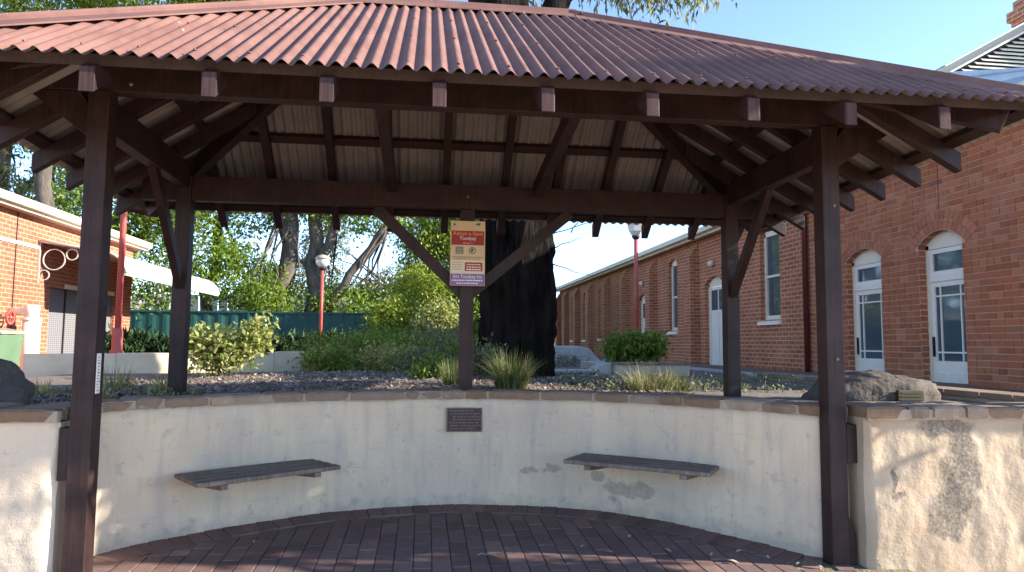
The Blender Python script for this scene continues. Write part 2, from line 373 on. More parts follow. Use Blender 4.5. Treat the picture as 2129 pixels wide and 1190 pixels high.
def thing(name, label, cat, loc=(0, 0, 0), group=None):
    o = bpy.data.objects.new(name, None); COL.objects.link(o); o.location = loc; o.empty_display_size = .2
    o.matrix_world = Matrix.Translation(loc)
    return tag(o, label, cat, group)
def tag(o, label, cat, group=None):
    o['label'] = label; o['category'] = cat
    if group: o['group'] = group
    return o
def struct(o): o['kind'] = 'structure'; return o
def text_mesh(name, body, size, mat, parent, loc, rot=(R(90), 0, 0), ext=.001, align='CENTER', width=None):
    cu = bpy.data.curves.new(name, 'FONT'); cu.body = body; cu.size = size; cu.extrude = ext; cu.align_x = align; cu.align_y = 'CENTER'
    tmp = bpy.data.objects.new(name, cu); COL.objects.link(tmp)
    dg = bpy.context.evaluated_depsgraph_get()
    me = bpy.data.meshes.new_from_object(tmp.evaluated_get(dg)); me.name = name
    bpy.data.objects.remove(tmp); me.materials.clear(); me.materials.append(MATS[mat])
    xs = [v.co.x for v in me.vertices]; w = max(xs)-min(xs); sx = width/w if width else 1
    me.transform(Matrix.Translation(loc) @ Matrix.LocRotScale(None, Matrix.Rotation(rot[2], 3, 'Z') @ Matrix.Rotation(rot[0], 3, 'X'), Vector((sx, 1, 1))))
    return link_mesh(name, me, parent)

# ------------------------------------------------------------------ foliage helpers
def leaf_cloud(name, blobs, n, size, mat, parent=None, clump=.35, per=26, aspect=.5, seed=1, hang=0., shell=.45, flat=0.):
    """many small leaf faces gathered in clumps through ellipsoid volumes"""
    g = np.random.default_rng(seed)
    w = np.array([b[1][0]*b[1][1]*b[1][2] for b in blobs])**.67; w /= w.sum()
    nc = max(1, n//per); idx = g.choice(len(blobs), nc, p=w)
    d = g.normal(size=(nc, 3)); d /= np.linalg.norm(d, axis=1)[:, None]
    rad = g.uniform(shell, 1.0, nc)**.6
    cen = np.array([blobs[i][0] for i in idx]); rr = np.array([blobs[i][1] for i in idx])
    cc = cen+d*rr*rad[:, None]
    cs = clump*g.uniform(.6, 1.4, nc)
    k = np.repeat(np.arange(nc), per); m = len(k)
    p = cc[k]+g.normal(size=(m, 3))*cs[k][:, None]*np.array([.5, .5, .42])
    ax = g.normal(size=(m, 3)); ax[:, 2] -= hang*2.2; ax /= np.linalg.norm(ax, axis=1)[:, None]
    nr = g.normal(size=(m, 3))+np.array([0, 0, .8]); sd = np.cross(ax, nr); sd /= np.linalg.norm(sd, axis=1)[:, None]+1e-6
    sz = size*g.uniform(.6, 1.35, m)[:, None]
    mid = p+ax*sz*.45; bend = np.cross(sd, ax)*sz*.12
    V = np.stack([p, mid+sd*sz*aspect*.5+bend, p+ax*sz, mid-sd*sz*aspect*.5+bend], 1).reshape(-1, 3)
    me = np_mesh(name, V, np.arange(m*4).reshape(-1, 4), mat)
    return link_mesh(name, me, parent)
def tuft(name, center, n, length, spread, mat, parent=None, seed=1, base=.1, width=.012, droop=.5):
    g = np.random.default_rng(seed); c = np.array(center)
    th = g.uniform(0, 2*np.pi, n); rb = base*np.sqrt(g.uniform(0, 1, n)); L = length*g.uniform(.55, 1.15, n)
    lean = spread*g.uniform(.1, 1.0, n)
    b = c+np.stack([rb*np.cos(th), rb*np.sin(th), np.zeros(n)], 1)
    out = np.stack([np.cos(th+g.normal(0, .4, n)), np.sin(th+g.normal(0, .4, n)), np.zeros(n)], 1)
    sd = np.stack([-out[:, 1], out[:, 0], np.zeros(n)], 1)*width
    P = []
    for t in (0, .4, .75, 1.0):
        q = b+out*(lean*L*t**1.5)[:, None]; q[:, 2] += L*t*(1-droop*lean*t); P.append((q, sd*(1-t*.92)))
    V = np.stack([a for q, s in P for a in (q-s, q+s)], 1).reshape(-1, 3)
    o = np.arange(n)[:, None]*8
    F = np.concatenate([o+np.array([2*i, 2*i+1, 2*i+3, 2*i+2]) for i in range(3)], 1).reshape(-1, 4)
    return link_mesh(name, np_mesh(name, V, F, mat), parent)
def limb_path(a, b_, n=6, wob=.12, seed=0):
    rr = random.Random(seed); a, b_ = Vector(a), Vector(b_); L = (b_-a).length; pts = []
    for i in range(n):
        t = i/(n-1); k = math.sin(math.pi*t)*wob*L
        pts.append(a.lerp(b_, t)+Vector((rr.uniform(-1, 1), rr.uniform(-1, 1), rr.uniform(-.5, .5)))*k*.6)
    return pts
def tree(name, label, base, stems, blobs, n, leaf, mat, bark='bark', seed=1, clump=.5, hang=0., aspect=.5, group=None, per=26, twigs=True):
    """stems: list of (start, end, r0, r1)"""
    t = thing(name, label, 'tree', base, group)
    mb = MB()
    for i, (a, b_, r0, r1) in enumerate(stems):
        p = limb_path(a, b_, 8, .08, seed*31+i); mb.tube(p, [r0+(r1-r0)*k/7 for k in range(8)], 10, .18, seed=seed+i)
    mb.build('trunk', bark, t, True)
    if twigs:
        lb = MB(); rr = random.Random(seed); tops = [s[1] for s in stems]
        for i, (c, r) in enumerate(blobs):
            src = min(tops, key=lambda q: (Vector(q)-Vector(c)).length)
            for k in range(3):
                e = Vector(c)+Vector((rr.uniform(-.8, .8)*r[0], rr.uniform(-.8, .8)*r[1], rr.uniform(-.3, .8)*r[2]))
                p = limb_path(src, e, 5, .14, seed*7+i*3+k); lb.tube(p, [.07, .055, .04, .028, .012], 5, seed=i)
        lb.build('limbs', bark, t, True)
    leaf_cloud('crown', blobs, n, leaf, mat, t, clump, per, aspect, seed, hang)
    return t

# ================================================================== SETTING
mb = MB(); mb.box(-300, 300, -300, 400, -.5, -.06)
struct(mb.build('ground', 'forecourt'))
# niche wall line, from the left front post round to the right front post (plan points, metres)
CTRL = [(-2.15, .0), (-2.15, .30), (-2.145, .5), (-2.08, .62), (-1.92, .79), (-1.57, 1.03), (-1.17, 1.27), (-.607, 1.50), (.353, 1.632), (1.319, 1.414), (1.809, 1.106), (2.264, .652), (2.50, .354), (2.66, .13), (2.76, .075), (2.94, .06)]
def catmull(P, step=.03):
    P = [Vector((*p, 0)) for p in P]; Q = [P[0]*2-P[1]]+P+[P[-1]*2-P[-2]]; out = []
    for i in range(1, len(Q)-2):
        n = max(2, int((Q[i+1]-Q[i]).length/step))
        for k in range(n):
            t = k/n; a, b_, c, d = Q[i-1], Q[i], Q[i+1], Q[i+2]
            out.append(.5*((2*b_)+(c-a)*t+(2*a-5*b_+4*c-d)*t*t+(3*b_-3*c+d-a)*t**3))
    out.append(P[-1]); return out
PATH = catmull(CTRL)
ARC = [0.0]
for i in range(1, len(PATH)): ARC.append(ARC[-1]+(PATH[i]-PATH[i-1]).length)
def at_arc(s):
    s = min(max(s, 0), ARC[-1]); i = int(np.searchsorted(ARC, s)); i = min(max(i, 1), len(PATH)-1)
    t = (s-ARC[i-1])/(ARC[i]-ARC[i-1]+1e-9); p = PATH[i-1].lerp(PATH[i], t)
    a, b_ = PATH[max(i-4, 0)], PATH[min(i+3, len(PATH)-1)]; d = (b_-a).normalized()
    return p, Vector((-d.y, d.x, 0))      # point, outward normal (away from the seat side)
def floor_z(y): return .041*max(y, 0)

# garden terrace behind the wall: one sheet, front edge along the wall
cols = []
xs = list(np.linspace(-300, -8, 24))+list(np.linspace(-7.6, -2.3, 16))
out_l = [(-2.3, .12)]
front = [(x, .12) for x in xs]
ss = np.linspace(.35, ARC[-1], 60)
front += [((at_arc(s)[0]+at_arc(s)[1]*.1).x, (at_arc(s)[0]+at_arc(s)[1]*.1).y) for s in ss]
front = [f for i, f in enumerate(front) if i == 0 or f[0] > front[i-1][0]+1e-3 or i < len(xs)]
mono = []
for f in front:
    if not mono or f[0] > mono[-1][0]+.004: mono.append(f)
mono += [(x, .1) for x in list(np.linspace(3.0, 8, 14))+list(np.linspace(9, 300, 24))]
rows = [0, .12, .3, .6, 1, 1.5, 2, 2.6, 3.3, 4, 5, 6, 7.5, 9, 11, 14, 18, 24, 32, 50, 90, 180, 400]
def ground_z(x, y):
    z = .955+.10*math.exp(-((x+.6)/1.9)**2-((y-4.6)/1.6)**2)+.05*noise.noise(Vector((x*.5, y*.5, 3)))
    if x < -5: z -= .25*min(1, (-5-x)/2.5)
    return z
V = []; F = []; nr_ = len(rows)
for (x, y0) in mono:
    for r_ in rows:
        y = y0+r_; V.append((x, y, ground_z(x, y)))
for i in range(len(mono)-1):
    for k in range(nr_-1): F.append((i*nr_+k, (i+1)*nr_+k, (i+1)*nr_+k+1, i*nr_+k+1))
g_ = MB(); g_.add(V, F); struct(g_.build('garden_ground', 'mulch_ground', None, True))
# hills on the horizon
V = []; F = []
for i in range(60):
    x = -600+1200*i/59
    h = 20+26*noise.noise(Vector((i*.11, 2, 0)))+10*noise.noise(Vector((i*.4, 5, 0)))
    V += [(x, 480, -5), (x, 520, max(h, 5)), (x, 700, max(h, 5)*1.3)]
for i in range(59):
    for k in range(2): F.append((i*3+k, (i+1)*3+k, (i+1)*3+k+1, i*3+k+1))
g_ = MB(); g_.add(V, F); struct(g_.build('hills', 'hill', None, True))

# brick paving of the niche
mb = MB()
V = [(-2.6, -.9, -.013), (3.2, -.9, -.013), (3.2, 0, -.013), (-2.6, 0, -.013), (-2.6, 2, .069), (3.2, 2, .069)]
mb.add(V, [(0, 1, 2, 3), (3, 2, 5, 4)])
paving = struct(mb.build('paving', 'mulch_ground'))
poly = [(p.x, p.y) for p in PATH]+[(2.75, -3), (-2.15, -3)]
def inside(x, y):
    c = False; n = len(poly)
    for i in range(n):
        (x0, y0), (x1, y1) = poly[i], poly[(i+1) % n]
        if (y0 > y) != (y1 > y) and x < (x1-x0)*(y-y0)/(y1-y0)+x0: c = not c
    return c
def wall_dist(x, y): return min((Vector((x, y, 0))-p).length for p in PATH[::3])
PW, PL, PJ = .125, .25, .005
def paver_mesh(name, w, l):
    m_ = MB(); h = .045; e = .004
    m_.add([(-w/2, -l/2, -h), (w/2, -l/2, -h), (w/2, l/2, -h), (-w/2, l/2, -h), (-w/2, -l/2, -e), (w/2, -l/2, -e), (w/2, l/2, -e), (-w/2, l/2, -e),
            (-w/2+e, -l/2+e, 0), (w/2-e, -l/2+e, 0), (w/2-e, l/2-e, 0), (-w/2+e, l/2-e, 0)],
           [(0,1,5,4),(1,2,6,5),(2,3,7,6),(3,0,4,7),(4,5,9,8),(5,6,10,9),(6,7,11,10),(7,4,8,11),(8,9,10,11)])
    return m_.mesh(name, 'paver')
pm_full = paver_mesh('paver', PW-PJ, PL-PJ); pm_half = paver_mesh('paver_half', PW-PJ, PL/2-PJ)
def place_paver(me, x, y, rot=0):
    z = floor_z(y)+rnd.uniform(-.0025, .0025)
    o = link_mesh('paver', me, paving)
    o.location = (x, y, z); o.rotation_euler = (math.atan(.041) if y > 0 else 0, rnd.uniform(-.008, .008), rot+rnd.uniform(-.008, .008))
# border course on end against the wall
s = .2; 
while s < ARC[-1]-.02:
    p, n = at_arc(s); q = p-n*(PL/2-.012)
    place_paver(pm_full, q.x, q.y, math.atan2(n.y, n.x)-math.pi/2); s += PW*1.01
npv = 0
for i in range(-18, 24):
    x = .02+i*PW
    for k in range(-4, 8):
        y = k*PL+(PL/2 if i % 2 else 0)
        if y < -.62 or not inside(x, y): continue
        dd = wall_dist(x, y)
        if dd > PL-.02+.13: place_paver(pm_full, x, y); npv += 1
        else:
            for dy in (-PL/4, PL/4):
                if inside(x, y+dy) and wall_dist(x, y+dy) > PL-.02+.06: place_paver(pm_half, x, y+dy)

# ================================================================== SEAT WALL
wall = thing('seat_wall', 'low curved cream rendered wall with stone capping wrapping round the shelter', 'wall', (.3, 1.7, 0))
ZB, ZT = .972, 1.04
TH = .185
mb = MB(); V = []; F = []; nz = 14
sv = np.linspace(0, ARC[-1], 190)
for s in sv:
    p, n = at_arc(s)
    for k in range(nz+1):
        z = -.06+(ZB+.06)*k/nz
        d = .012*noise.noise(Vector((p.x*2.2, p.y*2.2, z*2.2)))+.005*noise.noise(Vector((p.x*8, p.y*8, z*8)))
        q = p+n*(d if 0 < k else 0); V.append((q.x, q.y, z))
    q = p+n*TH; V.append((q.x, q.y, ZB)); V.append((q.x, q.y, .4))
st_ = nz+3
for i in range(len(sv)-1):
    for k in range(st_-1): F.append((i*st_+k, (i+1)*st_+k, (i+1)*st_+k+1, i*st_+k+1))
mb.add(V, F); mb.build('render_face', 'stucco', wall, True)
# mortar bed under the stones
mb = MB(); V = []; F = []
for s in sv:
    p, n = at_arc(s)
    for off, z in ((-.022, ZB-.004), (-.020, ZT-.010), (TH+.03, ZT-.012), (TH+.03, ZB-.2)):
        q = p+n*off; V.append((q.x, q.y, z))
for i in range(len(sv)-1):
    for k in range(3): F.append((i*4+k, (i+1)*4+k, (i+1)*4+k+1, i*4+k+1))
mb.add(V, F); mb.build('mortar_bed', 'mortar', wall)
def stone_on(fn, s0, s1, parent, seed, z0, z1, o0, o1):
    """one capping stone following a line; fn(s) -> (point, outward normal)"""
    rr = random.Random(seed); nseg = 5; V = []; jz = rr.uniform(-.008, .008); jo = rr.uniform(-.012, .010)
    for i in range(nseg+1):
        s = s0+(s1-s0)*i/nseg; p, n = fn(s); e = .006 if i in (0, nseg) else 0
        jj = rr.uniform(-.006, .006)
        for off, z in ((o0+jo+jj+e, z0+rr.uniform(-.006, .002)+e), (o0+jo+jj-.004+e, z1-.016+jz), (o0+jo+.012+jj+e, z1+jz-e), (o1, z1+jz-e), (o1, z0)):
            q = p+n*off; V.append((q.x, q.y, z))
    F = [(i*5+k, (i+1)*5+k, (i+1)*5+(k+1) % 5, i*5+(k+1) % 5) for i in range(nseg) for k in range(5)]+[(4, 3, 2, 1, 0), tuple(nseg*5+k for k in range(5))]
    m_ = MB(); m_.add(V, F); m_.build('capstone', 'capstone', parent)
s = .03; i = 0
while s < ARC[-1]-.05:
    L = rnd.choice((.2, .27, .32, .38, .46)); e = min(s+L, ARC[-1])
    stone_on(at_arc, s, e-.020, wall, i, ZB-.002, ZT, -.032, TH+.05); s = e; i += 1

def wing(name, label, x0, x1, yf, seed, mat):
    w = thing(name, label, 'wall', ((x0+x1)/2, yf, 0))
    lo, hi = min(x0, x1), max(x0, x1); nx = int((hi-lo)/.022); nzz = 48; th = .34
    V = []
    for i in range(nx+1):
        x = lo+(hi-lo)*i/nx
        for k in range(nzz+1):
            z = -.07+(ZB+.07)*k/nzz
            d = .020*noise.noise(Vector((x*3.0, seed, z*2.2)))+.011*noise.noise(Vector((x*8, seed, z*5)))+.005*noise.noise(Vector((x*22, seed, z*22)))
            edge = min(1, min(x-lo, hi-x)/.06)
            V.append((x, yf+d+(1-edge)**2*.03, z))
    F = [(i*(nzz+1)+k, (i+1)*(nzz+1)+k, (i+1)*(nzz+1)+k+1, i*(nzz+1)+k+1) for i in range(nx) for k in range(nzz)]
    g = MB(); g.add(V, F)
    for x, flip in ((lo, 0), (hi, 1)):        # returns at both ends
        i = 0 if not flip else nx
        a = [V[i*(nzz+1)+k] for k in range(nzz+1)]; b_ = [(x, yf+th, p[2]) for p in a]
        g.add(a+b_, [((k, k+1, k+2+nzz, k+1+nzz) if not flip else (k+1, k, k+1+nzz, k+2+nzz)) for k in range(nzz)])
    g.add([(lo, yf+.05, ZB-.004), (hi, yf+.05, ZB-.004), (hi, yf+th, ZB-.004), (lo, yf+th, ZB-.004), (hi, yf+th, -.07), (lo, yf+th, -.07)], [(0, 1, 2, 3), (3, 2, 4, 5)])
    g.build('render_face', mat, w, True)
    bed = MB(); bed.box(lo+.01, hi, yf-.024, yf+th-.01, ZB-.012, ZT-.012); bed.build('mortar_bed', 'mortar', w)
    fn = (lambda s: (Vector((s, yf, 0)), Vector((0, 1, 0))))
    s = lo; i = 0
    while s < hi-.05:
        L = rnd.choice((.17, .24, .31, .4)); e = min(s+L, hi)
        stone_on(fn, s, e-.020, w, seed*50+i, ZB-.002, ZT+.004, -.035, th+.02); s = e; i += 1
    return w
wing('garden_wall', 'rough rendered stone-capped wall right of the shelter, streaked black', 2.93, 6.4, -.15, 3, 'stucco_rough')
wing('garden_wall', 'pale rendered stone-capped wall left of the left front post', -5.4, -2.135, -.05, 9, 'stucco')

# ================================================================== SHELTER
sh = thing('shelter', 'open brown timber shelter with a red corrugated hip roof', 'shelter', (.4, .75, 0))
EL, ER, BR_, BL_ = (-2.64, -1.2), (3.50, -1.2), (3.70, 2.6), (-2.80, 2.6)
RL, RR = (-.58, .93), (1.148, .93); ZF, ZBK, ZR = 2.79, 2.72, 4.138
def plane3(a, b_, c):
    A = np.array([[p[0], p[1], 1] for p in (a, b_, c)]); k = np.linalg.solve(A, np.array([a[2], b_[2], c[2]]))
    return lambda x, y: k[0]*x+k[1]*y+k[2], Vector((-k[0], -k[1], 1)).normalized()
class Face:
    def __init__(s, e0, e1, rest, p3, inward):
        s.e0, s.e1 = Vector(e0), Vector(e1); s.rest = [Vector(q) for q in rest]; s.z, s.n = plane3(*p3)
        s.d = Vector(inward); s.L = (s.e1-s.e0).length; s.t = (s.e1-s.e0)/s.L
        s.edges = []; pts = [s.e1]+s.rest+[s.e0]
        s.edges = list(zip(pts[:-1], pts[1:]))
    def run(s, u):
        p = s.e0+s.t*u; best = 0
        for a, b_ in s.edges:
            e = b_-a; den = s.d.x*e.y-s.d.y*e.x
            if abs(den) < 1e-9: continue
            w = a-p; r = (w.x*e.y-w.y*e.x)/den; k = (w.x*s.d.y-w.y*s.d.x)/den
            if r > -1e-6 and -1e-6 <= k <= 1+1e-6: best = max(best, r)
        return best
    def P(s, u, r, off=0.):
        q = s.e0+s.t*u+s.d*r; z = s.z(q.x, q.y); return Vector((q.x, q.y, z))+s.n*off
FR_ = Face(EL, ER, [RR, RL], ((*EL, ZF-.02), (*ER, ZF+.01), (*RL, ZR)), (0, 1))
BK = Face(BR_, BL_, [RL, RR], ((*BR_, ZBK), (*BL_, ZBK), (*RL, ZR)), (0, -1))
RT = Face(ER, BR_, [RR], ((*ER, ZF), (*BR_, ZBK), (*RR, ZR)), (-1, 0))
LT = Face(BL_, EL, [RL], ((*BL_, ZBK), (*EL, ZF), (*RL, ZR)), (1, 0))
PITCHW, AMP = .0846, .0142
def corrugated(fc, name, mat, off, ph=0.):
    per = 12; n = int(fc.L/PITCHW*per); nr = 10; V = []
    us = np.linspace(.004, fc.L-.004, n+1)
    for u in us:
        rm = fc.run(u)
        h = AMP*math.cos(2*math.pi*u/PITCHW+ph)*(1+.05*noise.noise(Vector((u*.9, 3, 0))))+.0028*(int((u+.02)/(8*PITCHW)) % 2)
        for k in range(nr+1): V.append(tuple(fc.P(u, rm*k/nr, off+h)))
    V = np.array(V); i, k = np.meshgrid(np.arange(n), np.arange(nr), indexing='ij'); i = i.ravel(); k = k.ravel()
    Fq = np.stack([i*(nr+1)+k, (i+1)*(nr+1)+k, (i+1)*(nr+1)+k+1, i*(nr+1)+k+1], 1)
    return link_mesh(name, np_mesh(name, V, Fq, mat, True), sh)
for fc in (FR_, BK, RT, LT):
    corrugated(fc, 'roof_sheet', 'roof_red', 0.0); corrugated(fc, 'roof_lining', 'roof_under', -.003)
# rafters
def rafter(fc, u, w=.07, h=.125, top=.075, tail=.045, name='rafter'):
    rm = fc.run(u)-.04
    if rm < .2: return
    pr = []
    for r, o in ((tail, -top-h), (tail, -top), (rm, -top), (rm, -top-h)):
        q = fc.e0+fc.t*u+fc.d*r; pr.append(Vector((q.x, q.y, fc.z(q.x, q.y)+o)))
    t3 = Vector((fc.t.x, fc.t.y, 0)); m_ = MB(); m_.prism([p-t3*w/2 for p in pr], t3*w)
    ro = m_.build(name, 'timber', sh, bevel=.004)
    e = MB(); a, b_ = pr[0], pr[1]; d3 = Vector((fc.d.x, fc.d.y, 0))*.002
    e.add([a-t3*(w/2-.004)-d3+Vector((0,0,.004)), a+t3*(w/2-.004)-d3+Vector((0,0,.004)), b_+t3*(w/2-.004)-d3-Vector((0,0,.004)), b_-t3*(w/2-.004)-d3-Vector((0,0,.004))], [(0, 1, 2, 3)])
    e.build('end_grain', 'timber_end', ro)
SC = 3.431/3.966
for k in range(-1, 10):
    x = (-1.83+.632*k)*SC
    if EL[0]+.25 < x < ER[0]-.2: rafter(FR_, x-EL[0])
for x in (-1.95, -1.43, -.875, -.345, .19, .76, 1.263, 1.76, 2.29, 2.80, 3.3): rafter(BK, BR_[0]-x)
for y in (-.38, .03, .46, .89, 1.31, 1.75, 2.15): rafter(RT, y+1.2)
for y in (-.45, .03, .54, 1.06, 1.55, 2.04): rafter(LT, 2.6-y)
# purlins lying on the rafters
def purlin(fc, r, w=.075, h=.058):
    us = [u for u in np.linspace(0.01, fc.L-.01, 500) if fc.run(u) > r+.015]
    a, b_ = fc.P(us[0], r, -.016-h/2), fc.P(us[-1], r, -.016-h/2)
    m_ = MB(); m_.bar(a, b_, w, h, fc.n); m_.build('purlin', 'timber', sh, bevel=.004)
for fc, rr_ in ((FR_, (.085, .75, 1.4, 2.0)), (BK, (.085, .70, 1.15, 1.58)), (RT, (.10, .9, 1.55)), (LT, (.10, .85, 1.5))):
    for r_ in rr_: purlin(fc, r_)
# hip rafters and ridge board
for c, e, zc in ((EL, RL, ZF), (ER, RR, ZF), (BR_, RR, ZBK), (BL_, RL, ZBK)):
    a = Vector((*c, zc)); b_ = Vector((*e, ZR)); d = (b_-a)
    a = a+d*.09; off = Vector((0, 0, -.165)); m_ = MB(); m_.bar(a+off, b_+off, .085, .14); m_.build('hip_rafter', 'timber', sh, bevel=.004)
m_ = MB(); m_.bar((RL[0], .93, ZR-.17), (RR[0], .93, ZR-.17), .05, .20); m_.build('ridge_board', 'timber', sh)
# flashings: rolled ridge and hips
def flashing(a, b_, n1, n2, name):
    a, b_ = Vector(a), Vector(b_); d = (b_-a).normalized()
    w1 = d.cross(n1).normalized(); w2 = d.cross(n2).normalized()
    if w1.z > 0: w1 = -w1
    if w2.z > 0: w2 = -w2
    up = (n1+n2).normalized(); side = d.cross(up).normalized(); V = []
    prof = [(w1, .145, .010), (w1, .03, .018)]; ring = []
    s1 = 1 if side.dot(w1) > 0 else -1
    n = 14; Lh = (b_-a).length
    for i in range(n+1):
        p = a+(b_-a)*i/n
        row = [p+w1*.150+n1*.008, p+w1*.142+n1*.0155, p+w1*.035+n1*.019]
        for k in range(5):
            t = math.pi*(k/4); row.append(p+up*(.028+.022*math.sin(t))+side*(s1*.024*math.cos(t)))
        row += [p+w2*.035+n2*.019, p+w2*.142+n2*.0155, p+w2*.150+n2*.008]
        V += row
    m = 11; F = [(i*m+k, (i+1)*m+k, (i+1)*m+k+1, i*m+k+1) for i in range(n) for k in range(m-1)]
    F += [tuple(range(m))[::-1], tuple(n*m+k for k in range(m))]
    g = MB(); g.add(V, F); g.build(name, 'roof_red', sh)
up_ = Vector((0, 0, .006))
flashing(Vector((*EL, ZF))+up_, Vector((*RL, ZR))+up_, FR_.n, LT.n, 'hip_cap')
flashing(Vector((*ER, ZF))+up_, Vector((*RR, ZR))+up_, FR_.n, RT.n, 'hip_cap')
flashing(Vector((*BR_, ZBK))+up_, Vector((*RR, ZR))+up_, BK.n, RT.n, 'hip_cap')
flashing(Vector((*BL_, ZBK))+up_, Vector((*RL, ZR))+up_, BK.n, LT.n, 'hip_cap')
flashing(Vector((RL[0]-.05, .93, ZR+.012)), Vector((RR[0]+.05, .93, ZR+.012)), FR_.n, BK.n, 'ridge_cap')
# roofing screws on the crests
g = MB()
for fc, rr_ in ((FR_, (.085, .75, 1.4, 2.0)), (RT, (.10, .9)), (LT, (.10, .85))):
    for r_ in rr_:
        for k in range(int(fc.L/PITCHW)):
            u = k*PITCHW
            if k % 3 or fc.run(u) < r_+.1: continue
            p = fc.P(u, r_, AMP+.0005); V = []
            for rad, hh in ((.010, 0), (.008, .005), (.0045, .009)):
                for j in range(6): a = j*math.pi/3; V.append(p+Vector((rad*math.cos(a), rad*math.sin(a), 0))+fc.n*hh)
            g.add(V, [(i*6+j, i*6+(j+1) % 6, (i+1)*6+(j+1) % 6, (i+1)*6+j) for i in range(2) for j in range(6)]+[tuple(range(12, 18))])
g.build('roof_screws', 'screw', sh, kind='stuff')
# frame
PWD = .125
def post(x, y, z0, z1):
    m_ = MB(); m_.box(x-PWD/2, x+PWD/2, y-PWD/2, y+PWD/2, z0, z1); return m_.build('post', 'timber', sh, bevel=.005)
XL, XR_, XBL, XBR, XM, YB = -2.008, 2.791, -2.106, 2.927, .385, 1.885
FBZ = 2.985
for x in (XL, XR_): post(x, 0, -.05, FBZ)
for x in (XBL, XBR): post(x, YB, .8, 2.9)
post(XM, YB, .8, 2.675)
def beam(name, a, b_, w, h):
    m_ = MB(); m_.bar(a, b_, w, h); return m_.build(name, 'timber', sh, bevel=.005)
beam('front_beam', (-2.425, 0, FBZ+.15), (3.27, 0, FBZ+.15), .10, .30)
beam('back_beam', (XBL+.0635, YB, 2.79), (XBR-.0635, YB, 2.79), .10, .22)
# stub ends of the back beam past the corner posts
for x0, x1 in ((XBL-.35, XBL-.0635), (XBR+.0635, XBR+.35)): beam('back_beam_end', (x0, YB, 2.79), (x1, YB, 2.79), .10, .22)
for xf, xb in ((XL, XBL), (XR_, XBR)):
    beam('side_beam', (xf, .0635, 2.85), (xb, YB-.0635, 2.895), .095, .215)
    s_ = -1 if xf < 0 else 1
    # outrigger knee from post to the beam end
    m_ = MB(); x1 = -2.40 if s_ < 0 else 3.25
    m_.prism([(xf+s_*.0635, -.04, 2.70), (xf+s_*.0635, -.04, 2.90), (xf+s_*.12, -.04, FBZ-.002), (x1, -.04, FBZ-.002), (x1, -.04, FBZ-.035)], (0, .08, 0)); m_.build('knee_brace', 'timber', sh, bevel=.003)
for x in (-.31, 1.03): beam('tie_beam', (x, .052, 3.10), (x*1.0, YB-.052, 2.87), .085, .13)
def brace(a, b_, w=.045, h=.09):
    m_ = MB(); d = (Vector(b_)-Vector(a)).normalized(); m_.bar(a, b_, w, h); return m_.build('brace', 'timber', sh, bevel=.003)
brace((XM-.0, YB, 1.87), (-.45, YB, 2.675), .05, .10); brace((XM+.0, YB, 1.87), (1.35, YB, 2.675), .045, .10)
brace((XBL, YB-.05, 1.93), (XBL+.03, 1.02, 2.80), .06, .09); brace((XBR, YB-.05, 1.93), (XBR-.03, 1.02, 2.80), .06, .09)
# packers bolting the front posts to the side walls, and the shoe at the right post
m_ = MB(); m_.box(2.855, 2.928, -.06, .03, .66, .92); m_.build('packer', 'timber', sh, bevel=.004)
m_ = MB(); m_.box(-2.133, -2.073, -.045, .04, .62, .93); m_.build('packer', 'timber', sh, bevel=.004)
m_ = MB(); m_.prism([(2.856, -.05, -.03), (2.905, -.05, -.03), (2.905, -.05, .19), (2.856, -.05, .32)], (0, .09, 0)); m_.build('post_shoe', 'timber', sh, bevel=.004)
def bolt(x, y, z, r=.011):
    m_ = MB(); n = 8; V = [(x, y-.012, z)]+[(x+r*math.cos(2*math.pi*k/n), y-.005, z+r*math.sin(2*math.pi*k/n)) for k in range(n)]+[(x+r*math.cos(2*math.pi*k/n), y+.004, z+r*math.sin(2*math.pi*k/n)) for k in range(n)]
    m_.add(V, [(0, 1+k, 1+(k+1) % n) for k in range(n)]+[(1+k, 1+(k+1) % n, 9+(k+1) % n, 9+k) for k in range(n)]); m_.build('bolt', 'iron_bolt', sh)
bolt(XM, YB-.056, 2.79); bolt(XR_+.01, -.064, 1.36); bolt(XL+.18, -.052, FBZ+.05); bolt(2.99, -.052, FBZ+.06); bolt(XR_+.02, -.064, 2.42)
# narrow strip with marks on the left front post
t = thing('gauge_strip', 'narrow white marked strip fixed low on the left front post', 'strip', (XL+PWD/2+.004, -.02, 1.2))
m_ = MB(); m_.box(XL+PWD/2+.001, XL+PWD/2+.006, -.045, .005, 1.13, 1.37); m_.build('backing', 'sign_white', t)
for k in range(12):
    m_ = MB(); m_.box(XL+PWD/2+.0062, XL+PWD/2+.0075, -.036, -.036+.018+.014*(k % 3 == 0), 1.145+k*.018, 1.149+k*.018); m_.build('mark', 'sign_dark', t)

# ------------------------------------------------------------------ sign on the middle post
sg = thing('sign', 'cream, red and purple printed sign screwed to the middle post', 'sign', (.385, 1.8, 1.96))
ys = 1.770
m_ = MB(); m_.box(.228, .542, ys, ys+.006, 1.965, 2.555); m_.build('panel', 'sign_cream', sg)
for o_y in (.04, -.0):
    pass
m_ = MB(); m_.box(.33, .44, ys+.0065, YB-PWD/2-.001, 2.0, 2.5); m_.build('batten', 'timber', sg)
def flat(name, mat, x0, x1, z0, z1, dy=.0015):
    m_ = MB(); m_.box(x0, x1, ys-dy, ys-.0002, z0, z1); return m_.build(name, mat, sg)
flat('red_band', 'sign_red', .236, .534, 2.335, 2.465); flat('pale_band', 'sign_pale', .234, .536, 2.075, 2.195)
flat('purple_band', 'sign_purple', .231, .539, 1.968, 2.073); flat('red_box', 'sign_red', .36, .52, 2.098, 2.178, .003)
text_mesh('lettering', 'Adopt-a-Spot', .047, 'sign_orange', sg, (.385, ys-.003, 2.440), width=.272)
